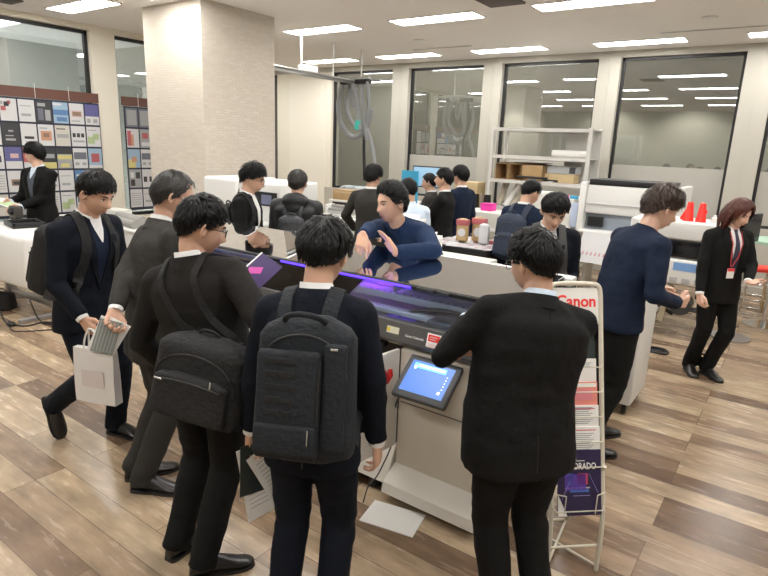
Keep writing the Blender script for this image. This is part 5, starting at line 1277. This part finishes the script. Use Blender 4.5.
for k, (pts, r_) in enumerate((([(-.25, 0, .05), (-.34, 0, -.30), (-.28, 0, -.62), (-.05, 0, -.85), (.18, 0, -.82), (.34, 0, -.62), (.40, 0, -.40)], .045),
    ([(-.10, .05, .05), (-.20, .05, -.25), (-.14, .05, -.50), (.05, .05, -.70), (.26, .05, -.66)], .04), ([(.0, -.05, .06), (.10, -.05, -.2), (.16, -.05, -.5), (.22, -.05, -.75)], .04),
    ([(.18, 0, .05), (.20, 0, -.30), (.30, 0, -.70), (.42, 0, -.95), (.50, 0, -1.3), (.48, 0, -1.62)], .035), ([(.26, .05, .05), (.30, .05, -.5), (.22, .05, -.9), (.26, .05, -1.60)], .028), ([(.32, -.04, .05), (.38, -.04, -.35), (.30, -.04, -.6), (.34, -.04, -.9)], .03),
    ([(-.02, .0, .0), (-.05, 0, -.2), (.02, 0, -.35), (.05, 0, -.1), (.1, 0, .05)], .025))):
    q = MB(); q.tube(spline(pts, 6), r_, 10); q.build('hose', HG if k != 4 else BLACKP, hs)
q = MB(); q.box((.16, -.06, -.66), (.10, .06, .16), (0, 12, 0), .01); q.build('teal_tag', mat('tag_teal', (.05, .45, .38), .5), hs); q = MB(); q.box((.2, 0, .06), (.3, .1, .08), None, .01); q.box((-.15, 0, .06), (.25, .1, .08), None, .01); q.build('hose_clamp', BLACKP, hs)  # small tag in one plain teal colour

# ---------------------------------------------------------------- rack with boxes and rolls
RX0, RX1, RY0, RY1 = -4.08, -2.58, 8.55, 9.05; rt = thing('storage_rack', 'tall white metal storage rack with open shelves before the window', 'rack', (RX0, RY0, 0))
RW = mat('rack_white', (.62, .61, .58), .45); W = RX1-RX0; D = RY1-RY0
for x in (0, W):
    for y in (0, D): q = MB(); q.bx(x-.025, x+.025, y-.025, y+.025, 0, 2.27); q.build('upright', RW, rt, 0)
SHZ = [.30, 1.05, 1.47, 1.84, 2.25]
for z in SHZ: q = MB(); q.bx(0, W, 0, D, z-.012, z); q.bx(.02, W-.02, -.02, -.005, z-.045, z+.005); q.bx(.02, W-.02, D+.005, D+.02, z-.045, z+.005); q.build('shelf', RW, rt, 0)
q = MB(); q.bx(W-.5, W, D-.02, D-.005, 1.5, 2.2); q.build('back_brace', RW, rt, 0)
def put(nm, lab, cat, mb, m_, loc, rz=0, group=None, sm=35):
    o = mb.build(nm, m_, None, sm); return tag(o, lab, cat, group, loc=loc, rz=rz)
CARDK = mat('cardboard_inside', (.10, .065, .035), .9)
for k, lab in enumerate(('left', 'middle', 'right')):
    q = MB(); w_ = .21 if k < 2 else .34; z_ = .25
    q.bx(0, w_, .0, .38, 0, .008); q.bx(0, w_, 0, .38, z_-.008, z_); q.bx(0, .008, 0, .38, 0, z_); q.bx(w_-.008, w_, 0, .38, 0, z_); q.bx(0, w_, .37, .38, 0, z_)
    if k == 2: q.bx(0, w_, 0, .008, 0, z_)
    put('cardboard_box', 'brown cardboard bin on the rack, %s of three side by side' % lab, 'box', q, CARD, (RX0+.07+[0, .22, .44][k], RY0+.02, 1.47), 0, 'cardboard boxes on the rack', 0)
q = MB(); q.box((0, 0, .006), (.66, .34, .010), (0, 0, 6)); q.box((.15, .02, .018), (.5, .3, .008), (0, 0, -9)); put('cardboard_sheets', 'loose dark sheets lying on top of the cardboard bins', 'sheets', q, CARDK, (RX0+.45, RY0+.22, 1.722), sm=0)
q = MB(); q.cyl((0, 0, .055), (.50, .06, .055), .055, None, 20); q.mi = 1; q.cyl((-.002, 0, .055), (.0, 0, .055), .035, None, 20); put('paper_roll', 'white paper roll lying on the second rack shelf from the top', 'paper roll', q, [PAPER, LGREY], (RX0+.92, RY0+.15, 1.842))
q = MB(); q.bx(-.22, .22, -.13, .13, 0, .13, .003); q.mi = 1; q.bx(-.22, .22, -.02, .02, .13, .1315); put('cardboard_box', 'small light brown carton at the right of the rack', 'box', q, [mat('carton_light', (.55, .42, .24), .8), CARD], (RX0+1.08, RY0+.22, 1.472), 0, None)
t = thing('metal_case', 'grey slatted metal case on the small light brown carton', 'case', (RX0+1.10, RY0+.22, 1.606)); q = MB(); q.bx(-.22, .22, -.12, .12, 0, .11, .005); q.build('case_body', mat('case_grey', (.42, .43, .43), .4), t); q = MB(); q.bx(.12, .21, -.123, -.119, .01, .10); q.build('case_end', DKGREY, t, 0); q = MB(); [q.bx(-.2, .10, -.1235, -.1195, .02+.02*k, .026+.02*k) for k in range(4)]; q.build('case_slats', LGREY, t, 0)
for k, lab in enumerate(('upper', 'lower')):
    q = MB(); q.cyl((0, 0, .02), (.50, .05*k, .02), .018, None, 12); put('black_tube', 'black tube sticking out over the rack shelf edge, %s one' % lab, 'tube', q, BLACKP, (RX0+.45+.12*k, RY0-.01+.05*k, 1.475+.035*(1-k)), -4+5*k)
for k in range(4): q = MB(); q.box((0, 0, .004), (.42, .30, .008), (0, 0, 4*k-5)); put('paper_stack', 'flat white sheets under the metal case end of the rack, layer %s' % ['lowest', 'second', 'third', 'topmost'][k], 'paper', q, PAPER, (RX0+.78+.02*k, RY0+.22, 1.472+.009*k), 0, 'flat sheets on the rack', 0)
ROLLM = mat('kraft_roll', (.42, .38, .30), .7)
for k, (x, a, lab, mm) in enumerate(((.10, 10, 'first', ROLLM), (.22, 22, 'second', PAPER), (.33, 26, 'third', ROLLM))):
    q = MB(); q.cyl((0, 0, .0), (.50*math.sin(R(a)), .05, .50*math.cos(R(a))-.12), .05, None, 18); put('paper_roll', 'slanted paper roll on the low rack shelf, %s from the left' % lab, 'paper roll', q, mm, (RX0+x, RY0+.2, 1.056), 0, 'slanted rolls on the rack')
# ---------------------------------------------------------------- people at the far table: monitor, poster, sample table
table('work_table', 'far white table behind the man in light blue shirt', -5.95, -4.4, 8.45, 9.1, .95, apron_=.4)
p = aty(426, 200, 8.6)
t = thing('monitor', 'monitor with blue screen beyond the man in light blue shirt', 'monitor', (p.x, 8.6, .95), 4)
q = MB(); q.box((0, 0, .47), (.56, .04, .36), None, .01); q.build('monitor_body', BLACKP, t); q = MB(); q.box((0, -.022, .47), (.52, .003, .32)); q.build('screen', mat('monitor_picture', (.25, .38, .50), .3, emit=((.25, .42, .55), .5)), t, 0); q = MB(); q.cyl((0, .01, .01), (0, .01, .32), .02, None, 12); q.cyl((0, 0, 0), (0, 0, .015), .11, None, 24); q.build('monitor_stand', BLACKP, t)
p = aty(409, 200, 8.5); q = MB(); q.box((0, 0, .28), (.34, .02, .56), None); q.mi = 1; q.box((0, -.0112, .12), (.26, .001, .12)); put('poster_board', 'bright blue upright panel left of the monitor', 'board', q, [C_('cyan', (.05, .38, .62)), cLB], (p.x, 8.5, .95), sm=0)
p = aty(470, 185, 8.7); q = MB(); q.box((0, 0, .22), (.42, .30, .44), None, .004); put('cardboard_box', 'pale cardboard box behind the person with bobbed hair', 'box', q, mat('carton_light', (.55, .42, .24), .8), (p.x, 8.7, .95))
# black cloths hanging by the rack post
p = aty(481, 205, 8.2); t = thing('coat_stand', 'black cloth draped over a stand between bobbed hair person and rack', 'stand', (p.x, 8.2, 0)); q = MB(); q.cyl((0, 0, 0), (0, 0, 1.25), .015, None, 10); q.cyl((0, 0, 0), (0, 0, .02), .18, None, 24); q.build('pole', STEEL, t)
q = MB(); [q.loft([[(x-.07, -.04, .45), (x+.07, -.05, .45), (x+.07, .05, .45), (x-.07, .04, .45)], [(x-.06, -.05, .9), (x+.05, -.05, .9), (x+.05, .05, .9), (x-.06, .05, .9)], [(x-.04, -.03, 1.24), (x+.04, -.03, 1.24), (x+.04, .03, 1.24), (x-.04, .03, 1.24)]]) for x in (-.1, .1)]; q.build('black_cloth', BAGBLK, t, 60)
tb = thing('sample_table', 'table under black cloth with pink printed samples, left of the navy backpack', 'table', (-2.72, 5.45, 0)); q = MB(); q.bx(-.42, .30, -.35, .35, .92, .95, .004); q.build('table_top', WHITEM, tb)
q = MB(); q.bx(-.43, .31, -.36, .36, .38, .953, .008); q.build('tablecloth', BAGBLK, tb); 
for sx in (-.36, .24):
    for sy in (-.28, .28): q = MB(); q.bx(sx-.02, sx+.02, sy-.02, sy+.02, 0, .92); q.build('leg', STEEL, tb, 0)
PK = [C_('pale_pink', (.72, .50, .52)), C_('pale_grey', (.66, .64, .66)), C_('rose', (.70, .30, .34)), cW]
rnd = random.Random(3)
SPL = ['front left', 'front middle', 'front right', 'middle left', 'centre', 'middle right', 'back left', 'back right']
for k, (x, y) in enumerate([(-.26, -.22), (-.02, -.24), (.18, -.22), (-.24, .03), (-.0, .02), (.18, .02), (-.22, .24), (.12, .24)]):
    q = MB(); q.box((0, 0, .004), (.29, .21, .006)); q.mi = 1
    for j in range(4): q.box((rnd.uniform(-.1, .1), rnd.uniform(-.07, .07), .0075), (rnd.uniform(.04, .1), rnd.uniform(.03, .06), .0008))
    q.mi = 2
    for j in range(3): q.box((rnd.uniform(-.1, .1), rnd.uniform(-.07, .07), .0085), (rnd.uniform(.03, .06), rnd.uniform(.02, .04), .0008))
    put('printed_sample', 'pinkish printed sample sheet on the black clothed table, %s' % SPL[k], 'print sample', q, [cW, PK[k % 3], PK[2]], (-2.72+x, 5.45+y, .954+.001*(k % 2)), rnd.uniform(-18, 18), 'printed samples on the table', 0)
GOLD = C_('gold', (.60, .36, .08))
def packet(x, y, w_, h_, lab, rz, m2):
    t = thing('food_packet', lab, 'packet', (x, y, 0.964), rz)
    q = MB(); soft_box(q, (0, 0, h_/2), w_, h_, .07, 3, .97, 20, .05); q.build('packet_body', m2, t, 60); q = MB(); q.bx(-w_/2, w_/2, -.037, .037, h_*.72, h_*.95, .004); q.build('red_top', cR, t)
    q = MB(); q.cyl((0, -.036, h_*.42), (0, -.038, h_*.42), w_*.32, None, 24); q.build('white_roundel', cW, t)
packet(-2.82, 5.36, .13, .25, 'gold packet with red top, left of the two on the samples', 10, GOLD); packet(-2.68, 5.46, .15, .27, 'gold and red packet, right of the two on the samples', 6, GOLD)
q = MB(); soft_box(q, (0, 0, .11), .11, .22, .06, 3, .97, 20, .05); put('food_packet', 'white packet in front of the gold and red packet', 'packet', q, cW, (-2.58, 5.38, 0.964), 8, None, 60)
q = MB(); q.bx(-.10, .10, -.07, .07, 0, .035, .004); q.mi = 1; q.bx(-.09, .09, -.06, .06, .035, .037); put('flat_box', 'flat red box beside the white packet on the sample table', 'box', q, [cR, cP], (-2.48, 5.56, 0.964), 12)
p = aty(488, 214, 7.6); t = thing('work_table', 'small table holding the pink box beside the navy backpack', 'table', (p.x, 7.6, 0)); q = MB(); q.bx(-.35, .35, -.3, .3, .82, .85, .004); q.build('table_top', WHITEM, t)
for sx in (-.3, .3):
    for sy in (-.25, .25): q = MB(); q.bx(sx-.02, sx+.02, sy-.02, sy+.02, 0, .82); q.build('leg', STEEL, t, 0)
q = MB(); q.bx(-.30, .30, -.25, .25, 0, .22, .01); put('storage_box', 'pale grey box under the pink box', 'box', q, WHITE2, (p.x, 7.6, .85))
q = MB(); q.bx(-.085, .085, -.08, .08, 0, .10, .004); q.mi = 1; q.bx(-.09, .09, -.085, .085, .08, .103, .002); put('gift_box', 'small bright pink box beside the navy backpack', 'box', q, [C_('hotpink', (.80, .04, .38)), C_('hotpink2', (.72, .03, .33))], (p.x, 7.6, 1.07))
# white boxes right behind the demonstrator
for k, (px, py, w_, hh, z_, lab) in enumerate(((406, 228, .26, .24, 1.02, 'white open carton behind the shoulder of the demonstrator, left one'), (424, 240, .22, .20, .98, 'white folded card box behind the demonstrator, right one'))):
    yy = 4.35-.30*k; p = aty(px, py, yy); t = thing('white_carton', lab, 'box', (p.x, yy, z_), 20)
    q = MB(); q.bx(-w_/2, w_/2, -.01, .0, 0, hh); q.bx(-w_/2, w_/2, .25, .26, 0, hh); q.bx(-w_/2, -w_/2+.01, 0, .25, 0, hh); q.bx(w_/2-.01, w_/2, 0, .25, 0, hh); q.bx(-w_/2, w_/2, 0, .25, 0, .01); q.build('carton_walls', PAPER, t, 0)
    q = MB(); q.box((0, -.07, hh+.03), (w_, .14, .006), (28, 0, 0)); q.build('carton_flap', PAPER, t, 0)
t = thing('work_table', 'white high table behind the demonstrator carrying white cartons', 'table', (-2.42, 4.22, 0)); q = MB(); q.bx(-.35, .45, -.28, .28, .94, .98, .006); q.build('table_top', WHITEM, t)
q = MB(); q.bx(-.32, .42, -.24, .24, .98, 1.02, .004); q.build('table_mat', WHITE2, t)
for sx in (-.3, .4):
    for sy in (-.24, .24): q = MB(); q.bx(sx-.02, sx+.02, sy-.02, sy+.02, 0, .94); q.build('leg', STEEL, t, 0)

# ---------------------------------------------------------------- right: white printers
t = thing('roll_printer', 'large white printer with black top strip behind the man in navy sweater', 'printer', (-2.30, 7.75, 0))
q = MB(); q.bx(0, 1.05, .0, .75, 1.16, 1.53, .02); q.build('printer_hood', WHITEM, t)
q = MB(); q.bx(.02, 1.00, -.004, .60, 1.53, 1.60, .006); q.build('black_top_strip', BLACKP, t)
q = MB(); q.bx(.0, 1.05, -.012, .002, 1.28, 1.29); q.build('hood_seam', LGREY, t, 0)
q = MB(); q.bx(.0, 1.05, .10, .75, .80, 1.16, .01); q.build('printer_mid', mat('mid_blue_grey', (.36, .41, .48), .25, spec=.6), t)
q = MB(); q.bx(-.02, 1.07, -.10, .12, .90, .95, .02); q.build('front_rail', WHITEM, t)
q = MB(); q.box((.14, .06, 1.05), (.20, .05, .13), None, .01); q.build('side_screen', BLACKP, t)
q = MB(); q.bx(-.08, .0, -.05, .75, .45, 1.56, .02); q.build('side_cover', WHITEM, t); q = MB(); q.bx(1.05, 1.13, -.05, .75, .45, 1.56, .02); q.build('side_cover', WHITEM, t)
q = MB(); q.loft([[(.05, -.11, .92), (1.0, -.11, .92), (1.0, -.115, .92), (.05, -.115, .92)], [(.05, -.25, .55), (1.0, -.25, .55), (1.0, -.255, .55), (.05, -.255, .55)]]); q.build('printed_media', cW, t, 0)
q = MB()
for k in range(17): a = .09+.053*k; q.loft([[(a, -.126+.0, .86), (a+.03, -.126, .86), (a+.03, -.134, .84), (a, -.134, .84)], [(a+.01, -.215, .66), (a+.026, -.215, .66), (a+.02, -.222, .64), (a, -.222, .64)]])
q.build('media_pattern', C_('rose', (.70, .30, .34)), t, 0)
for x in (.0, .99): q = MB(); q.bx(x, x+.06, .2, .5, .05, .80, .01); q.bx(x, x+.06, -.05, .75, .0, .07, .01); q.build('printer_leg', WHITE2, t)
t = thing('supply_cabinet', 'off-white cabinet with colour dots just right of the storage rack', 'cabinet', (-3.05, 7.75, 0))
q = MB(); q.bx(-.0, .60, 0, .6, .0, 1.32, .01); q.build('cabinet_body', WHITE2, t)
q = MB(); q.bx(.57, .66, -.012, .0, .95, 1.28, .004); q.build('blue_label', mat('label_sky', (.50, .58, .75), .5), t)
for k, (x, m_) in enumerate(((.28, cY), (.40, C_('hotpink', (.80, .04, .38))), (.52, C_('cyan', (.05, .38, .62))))): q = MB(); q.bx(x, x+.10, .04, .10, 1.32, 1.36, .006); q.build('ink_cap', m_, t)
q = MB(); q.bx(-.02, .26, .03, .3, 1.32, 1.38, .01); q.build('cabinet_tray', WHITEM, t); q = MB(); q.bx(.02, .56, -.02, 0, .55, .95, .01); q.build('cabinet_door', WHITEM, t)
t = thing('desk_printer', 'boxy white printer with black window between navy sweater and auburn hair', 'printer', (-1.50, 6.80, 0)); t.scale = (1, 1, .95)
q = MB(); q.bx(0, .95, 0, .60, 1.12, 1.32, .02); q.build('top_body', WHITEM, t)
q = MB(); q.bx(0, .95, .04, .60, .90, 1.12, .01); q.build('mid_body', WHITE2, t)
q = MB(); q.bx(.03, .90, .0, .045, .92, 1.11, .006); q.build('black_window', mat('window_black', (.008, .008, .01), .12), t)
q = MB(); q.bx(0, .90, -.04, .60, .62, .90, .02); q.build('control_body', WHITEM, t)
q = MB(); q.bx(.50, .72, -.045, -.04, .78, .87); q.build('control_label', mat('label_blue', (.20, .38, .72), .4), t, 0)
q = MB(); [q.bx(.36+.12*k, .44+.12*k, -.048, -.04, .64, .70, .003) for k in range(4)]; q.build('buttons', LGREY, t)
for x in (.02, .80):
    for y in (0, .5): q = MB(); q.bx(x, x+.06, y, y+.06, 0, .62); q.build('stand_leg', WHITE2, t, 0)
q = MB(); q.cyl((.15, .1, .42), (.15, .35, .30), .08, None, 18); q.cyl((.60, .15, .33), (.60, .4, .33), .11, None, 20); q.tube([(.30, 0, .60), (.36, .1, .35), (.52, .25, .20)], .02, 8); q.tube([(.06, .2, .30), (.8, .2, .30)], .03, 10); q.build('feed_rollers', mat('roller_dark', (.07, .07, .075), .4, .5), t)
q = MB(); q.box((.47, .02, .38), (.06, .03, .46), (0, 8, 0), .005); q.build('wooden_strut', mat('strut_tan', (.42, .36, .26), .6), t)
for k, (x, lab) in enumerate(((.54, 'bright red plastic clip figure on the white printer, left one'), (.66, 'bright red plastic cone on the white printer, right one'))):
    q = MB(); q.lathe([(.055, 0), (.05, .02), (.032, .17), (.028, .20), (.001, .205)], n=20); q.box((-.03*(1-k), 0, .07), (.06, .04, .14), (0, 25, 0), .012); put('red_stand', lab, 'ornament', q, RED2, (-1.50+x, 6.98, 1.254))
for k, x in enumerate((.78, .88)): q = MB(); q.lathe([(.001, 0), (.028, .0), (.03, .05), (.016, .06), (.014, .08), (.001, .081)], n=16); put('small_jar', 'small white jar on the white printer, %s one' % ('left', 'right')[k], 'jar', q, WHITEM, (-1.50+x, 7.05, 1.254), 0, 'small jars on the printer')
# roll cart beside the man in navy sweater
t = thing('roll_cart', 'white caster cabinet standing behind the legs of the man in navy sweater', 'cabinet', (-1.10, 4.34, 0))
q = MB(); q.bx(.0, .32, 0, .50, .09, .92, .015); q.build('cabinet_body', WHITEM, t); q = MB(); q.bx(-.0, .24, -.025, .0, .10, .88, .006); q.build('connector_panel', BLACKP, t)
q = MB(); [q.cyl((.20, -.035, .16+.05*k), (.20, -.02, .16+.05*k), .010, None, 10) for k in range(6)]; q.build('connectors', CRIM, t)
for x in (.05, .27):
    for y in (.06, .44): q = MB(); q.cyl((x-.015, y, .035), (x+.015, y, .035), .035, None, 16); q.cyl((x, y, .03), (x, y, .1), .012, None, 8); q.build('caster', BLACKP, t)
p = atz(657, 352, 0); q = MB(); q.tube([p*0+V((.10*math.cos(a), .07*math.sin(a), .012+.004*math.sin(3*a))) for a in [2*PI*k/24 for k in range(25)]], .012, 8); q.tube([V((.085*math.cos(a), .06*math.sin(a), .030)) for a in [2*PI*k/24 for k in range(25)]], .010, 8); put('cable_coil', 'small black cable coil on the floor right of the navy sweater man', 'cable', q, BLACKP, p)
# far right: high table, stool, boxes
p = atz(775, 241, 1.02); t = thing('high_table', 'high table with pale green top at the right edge', 'table', (p.x+.05, p.y, 0))
q = MB(); q.cyl((0, 0, 1.0), (0, 0, 1.03), .36, None, 40); q.build('table_top', mat('table_green', (.38, .58, .45), .4), t); q = MB(); q.cyl((0, 0, .02), (0, 0, 1.0), .03, None, 14); q.cyl((0, 0, 0), (0, 0, .02), .22, None, 30); q.build('table_post', CHROME, t)
p = atz(750, 312, 0); t = thing('bar_stool', 'chrome bar stool with red seat at the right edge', 'stool', (p.x+.02, p.y, 0))
q = MB(); q.box((0, 0, .58), (.46, .34, .05), (0, 0, 20), .02); q.build('seat', RED2, t)
for a in (45, 135, 225, 315): q = MB(); q.tube([(.13*math.cos(R(a)), .13*math.sin(R(a)), .56), (.20*math.cos(R(a)), .20*math.sin(R(a)), .012)], .012, 8); q.build('leg', CHROME, t)
q = MB(); [q.tube([(r_*math.cos(2*PI*k/24), r_*math.sin(2*PI*k/24), z) for k in range(25)], .010, 8) for r_, z in ((.18, .20), (.205, .012), (.155, .40))]; q.build('foot_ring', CHROME, t)
p = atz(790, 320, 0); 
for k, lab in enumerate(('lower brown cardboard box stacked behind the stool', 'upper brown cardboard box stacked behind the stool')):
    q = MB(); q.bx(-.32, .32, -.22, .22, 0, .29, .004); q.mi = 1; q.bx(-.321, .321, -.025, .025, .02, .291); put('cardboard_box', lab, 'box', q, [CARD, mat('tape_brown', (.55, .42, .25), .4)], (p.x-.02, p.y+.42, .292*k), 5, 'cardboard boxes by the stool')
p = aty(750, 230, 7.2); t = thing('monitor', 'black monitor edge seen behind the auburn hair', 'monitor', (p.x, 7.2, 0), 70)
q = MB(); q.box((0, 0, 1.22), (.40, .04, .30), None, .01); q.build('monitor_body', BLACKP, t); q = MB(); q.cyl((0, 0, .0), (0, 0, 1.1), .02, None, 12); q.cyl((0, 0, 0), (0, 0, .02), .2, None, 24); q.build('monitor_stand', STEEL, t); q = MB(); q.box((0, -.022, 1.22), (.36, .003, .26)); q.build('screen', mat('screen_off', (.02, .025, .03), .1), t, 0)
